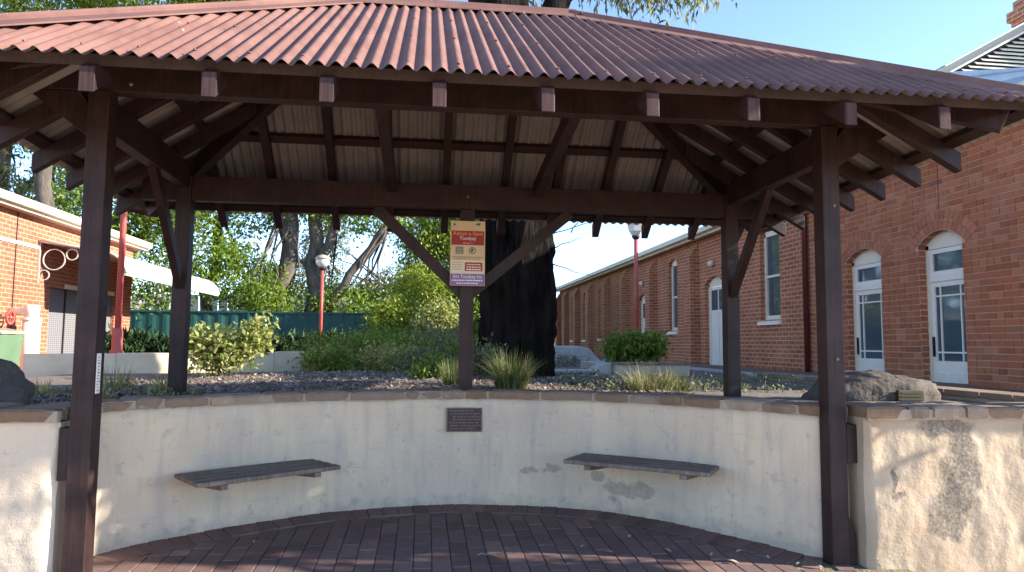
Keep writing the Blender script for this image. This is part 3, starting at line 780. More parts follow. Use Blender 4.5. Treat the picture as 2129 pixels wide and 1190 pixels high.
text_mesh('lettering', 'Toodyay', .046, 'sign_white', sg, (.385, ys-.003, 2.396), width=.15)
text_mesh('lettering', 'Area 1', .032, 'sign_orange', sg, (.385, ys-.003, 2.353), width=.085)
text_mesh('lettering', 'Art Toodyay Inc', .046, 'sign_white', sg, (.385, ys-.003, 2.047), width=.262)
rr = random.Random(3)
def word_row(x0, x1, z, h, mat, dy=.003):
    """print too small to read: a run of short strokes"""
    x = x0; g = MB()
    while x < x1:
        w = rr.uniform(.008, .028); g.box(x, min(x+w, x1), ys-dy, ys-.0003, z-h/2, z+h/2); x += w+.005
    g.build('fine_print', mat, sg)
word_row(.245, .52, 2.013, .012, 'sign_white'); word_row(.285, .48, 1.987, .010, 'sign_white')
word_row(.375, .505, 2.158, .010, 'sign_pale', .0045); word_row(.375, .505, 2.135, .010, 'sign_pale', .0045); word_row(.375, .505, 2.113, .012, 'sign_white', .0045)
word_row(.245, .525, 2.225, .006, 'sign_dark'); word_row(.255, .5, 2.208, .005, 'sign_dark')
for z in (2.175, 2.155, 2.135, 2.115): word_row(.245, .335, z, .004, 'sign_dark')
flat('emblem', 'sign_dark', .275, .345, 2.255, 2.318)
for k in range(4): flat('emblem_line', 'sign_pale', .28, .34, 2.262+k*.014, 2.266+k*.014, .003)
m_ = MB(); n = 18; c = (.425, ys-.002, 2.285)
V = []; 
for k in range(n):
    a = 2*math.pi*k/n
    for r_ in (.024, .032): V.append((c[0]+r_*math.cos(a), c[1], c[2]+r_*math.sin(a)))
m_.add(V, [(2*k, 2*k+1, (2*k+3) % (2*n), (2*k+2) % (2*n)) for k in range(n)]); m_.build('round_emblem', 'sign_dark', sg)
m_ = MB(); m_.prism([(.408, ys-.002, 2.275), (.428, ys-.002, 2.268), (.438, ys-.002, 2.30), (.418, ys-.002, 2.305)], (0, .001, 0)); m_.build('round_emblem_mark', 'sign_dark', sg)
m_ = MB(); m_.prism([(.455, ys-.002, 2.52), (.49, ys-.002, 2.515), (.50, ys-.002, 2.535), (.47, ys-.002, 2.54)], (0, .001, 0)); m_.build('bird_mark', 'sign_dark', sg)
flat('corner_mark', 'sign_dark', .255, .272, 2.512, 2.53, .002)

# ------------------------------------------------------------------ plaque on the wall
p, n = at_arc(min(ARC, key=lambda s: abs(at_arc(s)[0].x-.365)))
yp = p.y-.016
t = thing('plaque', 'dark bronze plaque with raised lettering on the curved wall', 'plaque', (.365, yp, .68))
m_ = MB(); m_.box(.212, .518, yp-.012, yp+.02, .685, .890); m_.build('plate', 'plaque_bronze', t, bevel=.003)
for a in ((.212, .518, .882, .890), (.212, .518, .685, .693), (.212, .220, .693, .882), (.510, .518, .693, .882)):
    m_ = MB(); m_.box(a[0], a[1], yp-.017, yp-.0121, a[2], a[3]); m_.build('rim', 'plaque_letters', t)
for k in range(7):
    z = .865-k*.0255; g = MB(); x = .235+rr.uniform(0, .03)
    while x < .495-(.05 if k in (0, 6) else 0):
        w = rr.uniform(.010, .034); g.box(x, x+w, yp-.0145, yp-.0121, z-.006, z+.006); x += w+.008
    g.build('raised_line', 'plaque_letters', t)

# ------------------------------------------------------------------ benches
def bench(label, c, ang, z, L, Dp):
    t = thing('bench_seat', label, 'bench', (c[0], c[1], z), 'timber seats fixed to the curved wall')
    ux = Vector((math.cos(ang), math.sin(ang), 0)); uy = Vector((-math.sin(ang), math.cos(ang), 0)); c = Vector((*c, 0))
    w = Dp/4
    for k in range(4):
        yo = -Dp/2+w*(k+.5); jj = rnd.uniform(-.004, .004)
        m_ = MB(); a = c+uy*yo-ux*(L/2+jj)+Vector((0, 0, z)); m_.bar(a, a+ux*(L+2*jj), w-.030, .032); m_.build('slat', 'bench_wood', t, bevel=.007)
    for sx in (-.33, .33):
        a = c+ux*(sx*L)+Vector((0, 0, z-.019)); m_ = MB()
        q = [a-uy*(Dp/2-.03)-Vector((0, 0, .035)), a-uy*(Dp/2-.03)-Vector((0, 0, .001)), a+uy*(Dp/2+.02)-Vector((0, 0, .001)), a+uy*(Dp/2+.02)-Vector((0, 0, .075))]
        m_.prism([v-ux*.025 for v in q], ux*.05); m_.build('bracket', 'bench_wood', t)
bench('slatted timber seat on the wall left of the plaque', (-1.185, .945), R(37), .485, 1.07, .50)
bench('slatted timber seat on the wall right of the plaque', (1.71, .875), R(-35.5), .515, 1.15, .44)

# ================================================================== RIGHT-HAND BUILDINGS
WX = 7.1
def arch_z(y, y0, y1, spring, rise):
    k = (y-(y0+y1)/2)/((y1-y0)/2); return spring+rise*(1-k*k)
def wall_panel(mb, x, y0, y1, z0, z1, ops, depth=.2, rv=None):
    """wall face looking to -x with arched openings; ops: (ya, yb, zsill, spring, rise)"""
    ops = sorted(ops); cur = y0; rv = rv or mb
    def quad(a, b_, c, d): mb.add([(x, a, c), (x, b_, c), (x, b_, d), (x, a, d)], [(0, 3, 2, 1)])
    for (ya, yb, zs, sp, rs) in ops:
        if ya > cur: quad(cur, ya, z0, z1)
        if zs > z0: quad(ya, yb, z0, zs)
        n = 10
        for i in range(n):
            a, b_ = ya+(yb-ya)*i/n, ya+(yb-ya)*(i+1)/n; za, zb = arch_z(a, ya, yb, sp, rs), arch_z(b_, ya, yb, sp, rs)
            mb.add([(x, a, za), (x, b_, zb), (x, b_, z1), (x, a, z1)], [(0, 3, 2, 1)])
            rv.add([(x, a, za), (x, b_, zb), (x+depth, b_, zb), (x+depth, a, za)], [(0, 1, 2, 3)])
        rv.add([(x, ya, zs), (x, ya, sp), (x+depth, ya, sp), (x+depth, ya, zs)], [(0, 1, 2, 3)])
        rv.add([(x, yb, zs), (x, yb, sp), (x+depth, yb, sp), (x+depth, yb, zs)], [(3, 2, 1, 0)])
        rv.add([(x, ya, zs), (x, yb, zs), (x+depth, yb, zs), (x+depth, ya, zs)], [(3, 2, 1, 0)])
        cur = yb
    if cur < y1: quad(cur, y1, z0, z1)
def frame_arch(parent, x, ya, yb, z0, sp, rs, w=.07, th=.06, mat='cream_paint', name='frame'):
    """jambs and arched head as one frame"""
    mb = MB(); mb.box(x, x+th, ya, ya+w, z0, sp); mb.box(x, x+th, yb-w, yb, z0, sp)
    n = 10
    for i in range(n):
        a, b_ = ya+(yb-ya)*i/n, ya+(yb-ya)*(i+1)/n; za, zb = arch_z(a, ya, yb, sp, rs), arch_z(b_, ya, yb, sp, rs)
        mb.prism([(x, a, sp-w), (x, a, za-.001), (x, b_, zb-.001), (x, b_, sp-w)], (th, 0, 0))
    return mb.build(name, mat, parent)
def bx(name, mat, parent, *a, bevel=0):
    m_ = MB(); m_.box(*a); return m_.build(name, mat, parent, bevel=bevel)
def sash_window(parent, ya, yb, zs, sp, rs):
    x = WX+.10
    w = frame_arch(parent, x, ya, yb, zs, sp, rs, .065, .07, name='window')
    mid = zs+(sp-zs)*.5
    bx('sash_rail', 'cream_paint', w, x+.005, x+.06, ya+.066, yb-.066, mid-.025, mid+.025)
    bx('bottom_rail', 'cream_paint', w, x+.005, x+.06, ya+.066, yb-.066, zs+.001, zs+.09)
    bx('pane', 'glass', w, x+.035, x+.045, ya+.05, yb-.05, mid+.026, sp+.02)
    bx('pane', 'glass', w, x+.045, x+.055, ya+.05, yb-.05, zs+.091, mid-.026)
    m_ = MB(); m_.prism([(WX-.06, ya-.06, zs-.11), (WX-.06, ya-.06, zs-.04), (x+.0, ya-.06, zs+.0), (x+.0, ya-.06, zs-.11)], (0, yb-ya+.12, 0)); m_.build('sill', 'white_paint', w)
def panel_door(parent, ya, yb, z0, sp, rs):
    x = WX+.10; w = frame_arch(parent, x, ya, yb, z0, sp, rs, .07, .07, name='door')
    bx('leaf', 'door_white', w, x+.03, x+.065, ya+.071, yb-.071, z0+.01, sp-.08)
    ym = (ya+yb)/2
    for a, b_ in ((ya+.12, ym-.04), (ym+.04, yb-.12)): bx('pane', 'glass', w, x+.022, x+.029, a, b_, z0+1.40, sp-.16)
    bx('leaf_rail', 'door_white', w, x+.018, x+.029, ya+.08, yb-.08, z0+1.30, z0+1.37); bx('leaf_rail', 'door_white', w, x+.018, x+.029, ya+.08, yb-.08, z0+.66, z0+.70)
    bx('meeting_stile', 'door_white', w, x+.016, x+.029, ym-.015, ym+.015, z0+.02, sp-.09)

lb = thing('brick_hall', 'long red brick hall with buttresses, narrow sash windows and white doors', 'building', (9.5, 18, .9))
W_OPS = [(8.80, 9.62, 1.98, 3.80, .14), (14.60, 15.32, 1.85, 3.78, .12), (20.15, 20.85, 1.78, 3.62, .12), (23.0, 23.65, 1.70, 3.62, .12), (25.9, 26.5, 1.65, 3.62, .12), (28.4, 29.0, 1.65, 3.62, .12)]
D_OPS = [(11.55, 12.62, .92, 2.98, .16), (17.2, 18.25, .92, 2.95, .14)]
mb = MB(); wall_panel(mb, WX, 7.60, 32, .55, 4.2, W_OPS+D_OPS, .18)
mb.add([(WX, 32, .55), (12.5, 32, .55), (12.5, 32, 4.2), (WX, 32, 4.2)], [(0, 1, 2, 3)])
mb.build('wall', 'brickwork', lb)
for o_ in W_OPS: sash_window(lb, *o_)
for o_ in D_OPS:
    panel_door(lb, *o_); bx('door_step', 'concrete_wall', lb, WX-.45, WX+.1, o_[0]-.15, o_[1]+.15, .6, .915)
    # bulkhead lamp over the door
    ym = (o_[0]+o_[1])/2; m_ = MB(); m_.lathe([(.06, -.04), (.085, -.02), (.085, .03), (.05, .075), (.01, .09)], (0, 0, 0), 12)
    me = m_.mesh('bulkhead_lamp', 'louvre', True); me.transform(Matrix.Translation((WX-.05, ym, o_[3]+.48)) @ Matrix.Rotation(-math.pi/2, 4, 'Y')); link_mesh('bulkhead_lamp', me, lb)
for y in (13.0, 16.35, 19.35, 21.9, 24.5, 27.2, 29.7, 31.6):
    m_ = MB(); m_.box(WX-.24, WX-.002, y, y+.46, .55, 3.75); m_.prism([(WX-.24, y, 3.75), (WX-.002, y, 4.12), (WX-.002, y, 3.75)], (0, .46, 0)); m_.build('buttress', 'brickwork', lb)
bx('plinth', 'concrete_wall', lb, WX-.05, WX-.003, 7.7, 11.3, .5, .93)
bx('gutter', 'gutter_cream', lb, WX-.42, WX-.28, 7.3, 32.4, 4.20, 4.32)
bx('fascia', 'gutter_cream', lb, WX-.279, WX-.245, 7.3, 32.4, 4.14, 4.30)
bx('soffit', 'gutter_cream', lb, WX-.244, WX+.3, 7.3, 32.4, 4.201, 4.215)
m_ = MB(); m_.add([(WX-.36, 7.3, 4.33), (WX-.36, 32.4, 4.33), (11.2, 32.4, 6.2), (11.2, 7.3, 6.2)], [(0, 3, 2, 1)]); m_.build('roof', 'metal_roof_grey', lb)

nb = thing('brick_house', 'tall red brick block with two arched white glazed doors and a louvred gable', 'building', (9.5, 5, .9))
N_OPS = [(3.93, 4.78, .70, 2.90, .17), (5.62, 6.56, .70, 2.86, .17)]
Y0, Y1 = 2.2, 7.60
mb = MB(); rv_ = MB(); wall_panel(mb, WX-.0005, Y0, Y1, .45, 4.42, N_OPS, .2, rv_)
mb.add([(WX, Y0, .45), (13.5, Y0, .45), (13.5, Y0, 4.42), (WX, Y0, 4.42)], [(3, 2, 1, 0)])
mb.add([(WX, Y1, 4.19), (13.5, Y1, 4.19), (13.5, Y1, 4.42), (WX, Y1, 4.42)], [(0, 1, 2, 3)])
wl_ = mb.build('wall', 'brick_mortar', nb); rv_.build('reveal', 'brickwork', wl_)
# its bricks, one by one; the largest in view are objects, the others one part
CH, BLN = .0865, .24
def brick_mesh(name, ly, lz, mat='brick'):
    m_ = MB(); m_.box(-.008, .003, -ly/2, ly/2, -lz/2, lz/2); return m_.mesh(name, mat)
bm_s = brick_mesh('brick', BLN-.011, CH-.011); bm_h = brick_mesh('brick_header', .12-.011, CH-.011)
singles = []; rest = MB()
def in_open(y0, y1, z0, z1):
    for (a, b_, zs, sp, rs) in N_OPS:
        if y1 > a+.002 and y0 < b_-.002 and z1 > zs and z0 < sp+rs+.02:
            if z0 < sp or z0 < arch_z(min(max((y0+y1)/2, a), b_), a, b_, sp, rs)+.01: return (a, b_)
    return None
def near_arch(a0, b0, z):
    for (a, b_, zs, sp, rs) in N_OPS:
        half = (b_-a)/2; Rr = (half*half+rs*rs)/(2*rs); cy, cz = (a+b_)/2, sp+rs-Rr; th0 = math.asin(half/Rr)*1.22
        ok = True
        for yy_ in (a0, b0):
            for zz in (z-CH/2, z+CH/2):
                d = math.hypot(yy_-cy, zz-cz)
                if not (d < Rr+.272 and zz > cz and abs(math.atan2(yy_-cy, zz-cz)) < th0+.01): ok = False
        if ok: return True
    return False
cand = []
nrow = int((4.40-.47)/CH)
for rI in range(nrow):
    z = .50+CH*(rI+.5); y = Y0+.005+(0 if rI % 2 else .12); hdr = (rI % 4 == 3)
    if not rI % 2: cand.append((Y0+.06, z, 1))
    while y < Y1-.02:
        if hdr or rnd.random() < .10: cand.append((y+.06, z, 1)); y += .12
        else: cand.append((y+.12, z, 0)); y += BLN
for (y, z, h) in cand:
    l = .12 if h else BLN
    a, b_ = y-l/2, y+l/2
    if b_ > Y1-.03:
        b_ = Y1-.001
        if b_-a < .04: continue
    if near_arch(a, b_, z): continue
    o = in_open(a, b_, z-CH/2, z+CH/2)
    if o:
        # trim to the jamb
        if a < o[0]-.03: b_ = o[0]
        elif b_ > o[1]+.03: a = o[1]
        else: continue
    singles.append((a, b_, z, h))
def vis_key(q):
    a, b_, z, h = q; y = (a+b_)/2
    seen = (2.9 < y < 7.5 and .85 < z < 3.6)
    return (0 if seen else 1, (0 if y > 2.95 else 1), y)
singles.sort(key=vis_key)
for i, (a, b_, z, h) in enumerate(singles):
    l = b_-a
    if i < 300:
        full = abs(l-(.12 if h else BLN)) < .004
        me = (bm_h if h else bm_s) if full else brick_mesh('brick_cut', l-.011, CH-.011)
        o = link_mesh('brick', me, wl_); o.location = (WX+rnd.uniform(-.0025, .0015), (a+b_)/2, z)
    else:
        d = rnd.uniform(-.0025, .0015); rest.box(WX-.008+d, WX+.003, a+.0055, b_-.0055, z-CH/2+.0055, z+CH/2-.0055)
rest.build('brickwork', 'brick', wl_, kind='stuff')
# two rings of arch bricks over each door
for (a, b_, zs, sp, rs) in N_OPS:
    half = (b_-a)/2; Rr = (half*half+rs*rs)/(2*rs); cy, cz = (a+b_)/2, sp+rs-Rr; th0 = math.asin(half/Rr)*1.22
    for ring in range(2):
        r0 = Rr+.012+ring*.135; n = int(2*th0*(r0+.06)/.088)
        for k in range(n):
            t0 = -th0+2*th0*k/n+.005; t1 = -th0+2*th0*(k+1)/n-.005
            P4 = [(WX+.002, cy+rr_2*math.sin(t), cz+rr_2*math.cos(t)) for (rr_2, t) in ((r0, t0), (r0, t1), (r0+.124, t1), (r0+.124, t0))]
            m_ = MB(); m_.prism(P4, (-.0145, 0, 0)); m_.build('arch_brick', 'brick_arch', wl_)
    # reveal lining
def french_door(parent, ya, yb, z0, sp, rs):
    x = WX+.12
    d = frame_arch(parent, x, ya, yb, z0, sp, rs, .06, .07, name='glazed_door')
    tz = 2.42
    bx('transom', 'white_paint', d, x-.004, x+.06, ya+.061, yb-.061, tz-.05, tz+.05)
    bx('pane', 'glass', d, x+.03, x+.04, ya+.12, yb-.12, tz+.10, sp-.13)
    for s_, (a, b_) in (('stile', (ya+.061, ya+.12)), ('stile', (yb-.12, yb-.061))): bx(s_, 'white_paint', d, x+.01, x+.05, a, b_, tz+.051, sp-.07)
    bx('rail', 'white_paint', d, x+.01, x+.05, ya+.1201, yb-.1201, tz+.051, tz+.10); bx('rail', 'white_paint', d, x+.01, x+.05, ya+.1201, yb-.1201, sp-.13, sp-.07)
    # leaf
    y0, y1, zt, zb = ya+.063, yb-.063, tz-.055, z0+.01
    gz = 1.25
    bx('leaf_panel', 'white_paint', d, x+.015, x+.055, y0, y1, zb, gz)
    for a, b_ in ((y0+.09, (y0+y1)/2-.03), ((y0+y1)/2+.03, y1-.09)):
        bx('raised_panel', 'white_paint', d, x+.004, x+.0145, a, b_, zb+.10, gz-.16, bevel=.004)
    bx('stile', 'white_paint', d, x+.013, x+.055, y0, y0+.07, gz+.001, zt); bx('stile', 'white_paint', d, x+.013, x+.055, y1-.07, y1, gz+.001, zt)
    bx('rail', 'white_paint', d, x+.013, x+.055, y0+.0701, y1-.0701, zt-.07, zt)
    bx('pane', 'glass', d, x+.034, x+.042, y0+.06, y1-.06, gz, zt-.06)
    for z in (gz+.12, zt-.20): bx('glazing_bar', 'white_paint', d, x+.018, x+.05, y0+.0702, y1-.0702, z-.011, z+.011)
    for y in (y0+.17, y1-.17): bx('glazing_bar', 'white_paint', d, x+.0165, x+.0515, y-.011, y+.011, gz+.002, zt-.0702)
    bx('handle_plate', 'iron', d, x-.012, x+.0125, y1-.045, y1-.015, gz+.06, gz+.34)
for o_ in N_OPS: french_door(nb, *o_)
# roof: hipped front with louvred gable above
ez, ex, ey = 4.40, WX-.42, Y0-.4
GX0, GX1, GY, GZ0, GZ1 = 7.70, 11.3, 5.0, 5.53, 6.54
m_ = MB()
slope = (GZ1-GZ0)/((GX1-GX0)/2); sx0 = ex; zr = GZ1; xr = (GX0+GX1)/2
zl = lambda x: GZ0+slope*(x-GX0)
m_.add([(ex, ey, ez), (ex, 9.5, ez), (xr, 9.5, zr), (xr, GY-.25, zr), (GX0, GY-.25, GZ0)], [(4, 3, 2, 1, 0)])
m_.add([(ex, ey, ez), (GX0, GY-.05, GZ0-.06), (GX1, GY-.05, GZ0-.06), (GX1+1.2, ey, ez)], [(0, 3, 2, 1)])
m_.add([(GX1, GY-.25, GZ0), (xr, GY-.25, zr), (xr, 9.5, zr), (GX1+1.2, 9.5, ez), (GX1+1.2, ey, ez)], [(4, 3, 2, 1, 0)])
m_.build('roof', 'metal_roof', nb)
m_ = MB(); m_.add([(GX0, GY+.06, GZ0), (GX1, GY+.06, GZ0), (xr, GY+.06, GZ1)], [(0, 1, 2)]); m_.build('gable_back', 'iron', nb)
z = GZ0+.03
while z < GZ1-.1:
    h = (z-GZ0)/slope; m_ = MB(); m_.bar((GX0+h+.16, GY+.01, z), (GX1-h-.16, GY+.01, z), .012, .058, (0, .7, .7)); m_.build('louvre_slat', 'louvre', nb); z += .062
for s_, xa in ((1, GX0), (-1, GX1)):
    m_ = MB(); m_.bar((xa-s_*.05, GY-.06, GZ0-.03+.06), (xr, GY-.06, GZ1-.02+.06), .035, .15); m_.build('barge_board', 'louvre', nb)
    m_ = MB(); m_.bar((xa-s_*.08, GY-.17, GZ0+.08), (xr, GY-.17, GZ1+.115), .20, .02); m_.build('barge_cap', 'metal_roof', nb)
bx('gutter', 'gutter_cream', nb, ex-.1, ex+.02, ey, 7.6, ez-.1, ez+.01)
bx('soffit', 'gutter_cream', nb, ex+.021, WX+.1, ey, 7.6, ez-.03, ez-.012)
# chimney
ch = [(11.62, 12.42, 6.9, 7.6, 5.0, 7.70), (11.57, 12.47, 6.85, 7.65, 7.70, 7.80), (11.52, 12.52, 6.80, 7.70, 7.80, 7.90), (11.47, 12.57, 6.75, 7.75, 7.90, 8.10), (11.55, 12.49, 6.83, 7.67, 8.10, 8.3)]
m_ = MB()
for q in ch: m_.box(q[0], q[1], q[2], q[3], q[4]+.001, q[5])
m_.build('chimney', 'brickwork', nb)
# downpipe at the joint of the two buildings
t = tag(MB().build('temp', 'iron'), '', ''); bpy.data.objects.remove(t)
m_ = MB(); m_.tube([(WX-.07, 7.72, .62), (WX-.07, 7.72, 3.9), (WX-.32, 7.72, 4.25)], .05, 10); m_.build('downpipe', 'dark_red_pipe', nb, True)
# crack line / conduit on the wall
m_ = MB(); m_.box(WX-.012, WX-.0085, 4.315, 4.325, 3.28, 4.3); m_.build('conduit', 'dark_red_pipe', nb)

# kerb-height stone wall before the house
t = thing('kerb_wall', 'low grey stone kerb wall running before the brick buildings', 'wall', (5.2, 4, .9))
bx('body', 'concrete_wall', t, 4.9, 5.15, .35, 5.4, .7, 1.0)
y = .35
while y < 5.3:
    L = rnd.uniform(.35, .6); e = min(y+L, 5.4); bx('capstone', 'capstone', t, 4.86, 5.19, y, e-.015, 1.001, 1.055, bevel=.006); y = e

# ================================================================== LEFT BUILDING
LX = -7.8
lf = thing('brick_shop', 'sunlit orange brick building with cream gutter and curved white awning', 'building', (-9.5, 10, .6))
mb = MB(); M_OP = (11.3, 14.45, .97, 2.56)
yy = [3.0, M_OP[0], M_OP[1], 15.45]
def lquad(a, b_, c, d): mb.add([(LX, a, c), (LX, b_, c), (LX, b_, d), (LX, a, d)], [(0, 1, 2, 3)])
lquad(yy[0], yy[1], .3, 4.0); lquad(yy[2], yy[3], .3, 4.0); lquad(yy[1], yy[2], .3, M_OP[2]); lquad(yy[1], yy[2], M_OP[3], 4.0)
for z, fl_ in ((M_OP[2], 1), (M_OP[3], 0)): mb.add([(LX, yy[1], z), (LX, yy[2], z), (LX-.15, yy[2], z), (LX-.15, yy[1], z)], [(0, 1, 2, 3) if fl_ else (3, 2, 1, 0)])
for y in (yy[1], yy[2]): mb.add([(LX, y, M_OP[2]), (LX, y, M_OP[3]), (LX-.15, y, M_OP[3]), (LX-.15, y, M_OP[2])], [(0, 1, 2, 3)])
mb.add([(LX, 15.45, .3), (-14, 15.45, .3), (-14, 15.45, 4.0), (LX, 15.45, 4.0)], [(0, 1, 2, 3)])
mb.build('wall', 'brickwork_left', lf)
bx('mesh_window', 'mesh_screen', lf, LX-.10, LX-.08, yy[1], yy[2], M_OP[2], M_OP[3])
for k in range(1, 4):
    y = yy[1]+(yy[2]-yy[1])*k/4; bx('window_bar', 'iron', lf, LX-.079, LX-.05, y-.015, y+.015, M_OP[2], M_OP[3])
bx('lintel', 'gutter_cream', lf, LX-.14, LX+.03, yy[1]+.6, yy[2]-.1, M_OP[3]-.002+.003, M_OP[3]+.10)
bx('string_course', 'gutter_cream', lf, LX+.001, LX+.03, 3.0, 10.8, 3.28, 3.34)
bx('fascia', 'gutter_cream', lf, LX+.20, LX+.235, 3.0, 15.8, 3.90, 4.08)
m_ = MB(); m_.prism([(LX+.236, 3.0, 3.96), (LX+.34, 3.0, 3.96), (LX+.36, 3.0, 4.10), (LX+.236, 3.0, 4.10)], (0, 12.8, 0)); m_.build('gutter', 'gutter_cream', lf)
bx('soffit', 'awning_under', lf, LX-.1, LX+.199, 3.0, 15.8, 3.905, 3.925)
m_ = MB(); m_.add([(LX+.3, 2.8, 4.11), (LX+.3, 15.9, 4.11), (-12, 15.9, 5.7), (-12, 2.8, 5.7)], [(0, 1, 2, 3)]); m_.build('roof', 'metal_roof_grey', lf)
m_ = MB(); m_.tube([(LX+.06, 14.7, .6), (LX+.06, 14.7, 3.9)], .045, 10); m_.build('downpipe', 'red_paint', lf, True)
m_ = MB(); m_.tube([(LX+.012, 9.95, .9), (LX+.012, 9.95, 3.9)], .010, 6); m_.build('conduit', 'iron', lf)
# bullnose awning
prof = [(LX+.02, 3.46), (LX+.6, 3.38), (LX+1.2, 3.28)]
for k in range(8):
    a = R(80)*(k+1)/8; prof.append((LX+1.2+.53*math.sin(a), 2.76+.52*math.cos(a)))
V = []; F = []; ny = 73
for j in range(ny):
    y = 10.75+(17.35-10.75)*j/(ny-1); w = .010*math.cos(j*2*math.pi/3)
    for (x, z) in prof: V.append((x, y, z+w))
npf = len(prof)
for j in range(ny-1):
    for k in range(npf-1): F.append((j*npf+k, j*npf+k+1, (j+1)*npf+k+1, (j+1)*npf+k))
m_ = MB(); m_.add(V, F); m_.build('awning_sheet', 'awning_white', lf, True)
m_ = MB(); m_.add([(x, y, z-.018) for (x, y, z) in V], [f[::-1] for f in F]); m_.build('awning_lining', 'awning_under', lf, True)
for y in (10.74, 17.36):
    m_ = MB(); pts = [(x, y, z-.01) for (x, z) in prof]; m_.tube(pts, .028, 6); m_.build('awning_edge', 'awning_white', lf, True)
bx('awning_plate', 'awning_white', lf, LX+1.66, LX+1.72, 10.76, 17.34, 2.78, 2.87)
def ring(cx, y, cz, r, w=.010):
    m_ = MB(); n = 20; pts = [(cx+r*math.cos(2*math.pi*k/n), y, cz+r*math.sin(2*math.pi*k/n)) for k in range(n+1)]; V = []
    for k in range(n):
        a = 2*math.pi*k/n
        for dr, dy in ((-w, -w), (w, -w), (w, w), (-w, w)): V.append((cx+(r+dr)*math.cos(a), y+dy, cz+(r+dr)*math.sin(a)))
    m_.add(V, [(k*4+j, k*4+(j+1) % 4, ((k+1) % n)*4+(j+1) % 4, ((k+1) % n)*4+j) for k in range(n) for j in range(4)]); m_.build('bracket_ring', 'awning_white', lf)
for y in (10.78, 17.2):
    ring(LX+.30, y, 3.08, .21); ring(LX+.12, y, 2.76, .10); ring(LX+.64, y, 3.19, .11)
    m_ = MB(); m_.bar((LX+.02, y, 2.6), (LX+.02, y, 3.42), .03, .03, (0, 1, 0)); m_.build('bracket_post', 'awning_white', lf)

# wheelie bin and white pipe by the wall
t = thing('wheelie_bin', 'green wheelie bin with pale lid at the far left', 'bin', (-7.1, 8.3, .55))
bx0, by0, bz = -7.05, 8.1, .55
m_ = MB(); lo_ = [(-.24, -.27), (.24, -.27), (.24, .27), (-.24, .27)]; hi_ = [(-.29, -.34), (.29, -.34), (.29, .34), (-.29, .34)]
m_.add([(bx0+a, by0+b_, bz+.05) for a, b_ in lo_]+[(bx0+a, by0+b_, bz+.98) for a, b_ in hi_], [(3, 2, 1, 0), (4, 5, 6, 7), (0, 1, 5, 4), (1, 2, 6, 5), (2, 3, 7, 6), (3, 0, 4, 7)]); m_.build('body', 'bin_green', t, bevel=.02)
m_ = MB(); m_.prism([(bx0-.32, by0-.37, bz+.985), (bx0+.32, by0-.37, bz+.985), (bx0+.30, by0-.37, bz+1.04), (bx0, by0-.37, bz+1.09), (bx0-.30, by0-.37, bz+1.04)], (0, .74, 0)); m_.build('lid', 'bin_lid', t, bevel=.012)
for s_ in (-1, 1):
    m_ = MB(); m_.tube([(bx0+s_*.25, by0+.30, bz+.1), (bx0+s_*.31, by0+.30, bz+.1)], .1, 14); m_.build('wheel', 'iron', t)
m_ = MB(); m_.tube([(bx0-.25, by0+.39, bz+.95), (bx0+.25, by0+.39, bz+.95)], .018, 8); m_.build('handle', 'iron', t)
m_ = MB(); m_.bar((bx0+.05, by0-.352, bz+.15), (bx0+.1, by0-.356, bz+.97), .02, .02); m_.build('strap', 'iron', t)
t = thing('standpipe', 'stout white pipe standing against the orange brick wall', 'pipe', (-7.45, 9.9, .5))
m_ = MB(); m_.tube([(-7.4, 9.9, .5), (-7.4, 9.9, 1.80)], .15, 18); m_.build('pipe', 'white_paint', t, True)
m_ = MB(); m_.tube([(-7.4, 9.9, 1.80), (-7.4, 9.9, 1.86)], .165, 18); m_.build('collar', 'white_paint', t, True)
m_ = MB(); m_.tube([(-7.4, 9.9, 1.86), (-7.4, 9.9, 2.10)], .12, 18); m_.build('cap', 'white_paint', t, True)
m_ = MB(); m_.tube([(-7.4, 9.9, 1.98), (-7.78, 9.9, 1.98)], .07, 12); m_.build('elbow', 'white_paint', t, True)
t = thing('valve_wheel', 'small red valve wheel on the orange brick wall', 'valve', (-7.7, 9.3, 1.75))
m_ = MB(); n = 14; V = []
for k in range(n):
    a = 2*math.pi*k/n
    for dr, dx in ((-.018, -.018), (.018, -.018), (.018, .018), (-.018, .018)): V.append((-7.6+dx, 9.55+(.12+dr)*math.cos(a), 1.86+(.12+dr)*math.sin(a)))
m_.add(V, [(k*4+j, k*4+(j+1) % 4, ((k+1) % n)*4+(j+1) % 4, ((k+1) % n)*4+j) for k in range(n) for j in range(4)]); m_.build('rim', 'red_paint', t)
m_ = MB(); m_.bar((-7.6, 9.44, 1.86), (-7.6, 9.66, 1.86), .02, .02); m_.bar((-7.6, 9.55, 1.75), (-7.6, 9.55, 1.97), .02, .02, (1, 0, 0)); m_.build('spokes', 'red_paint', t)
m_ = MB(); m_.tube([(-7.79, 9.55, 1.86), (-7.58, 9.55, 1.86)], .03, 8); m_.build('spindle', 'iron_bolt', t)
t = thing('flower_pot', 'terracotta pot with a spiky plant below the mesh window', 'pot', (-7.3, 11.9, .5))
m_ = MB(); m_.lathe([(.16, 0), (.24, .42), (.27, .43), (.27, .50), (.23, .50), (.22, .44)], (-7.35, 12.0, .52), 18); m_.build('pot', 'terracotta', t, True)
tuft('plant', (-7.35, 12.0, .98), 60, .4, .8, 'leaf_dark', t, 5, .12, .02)

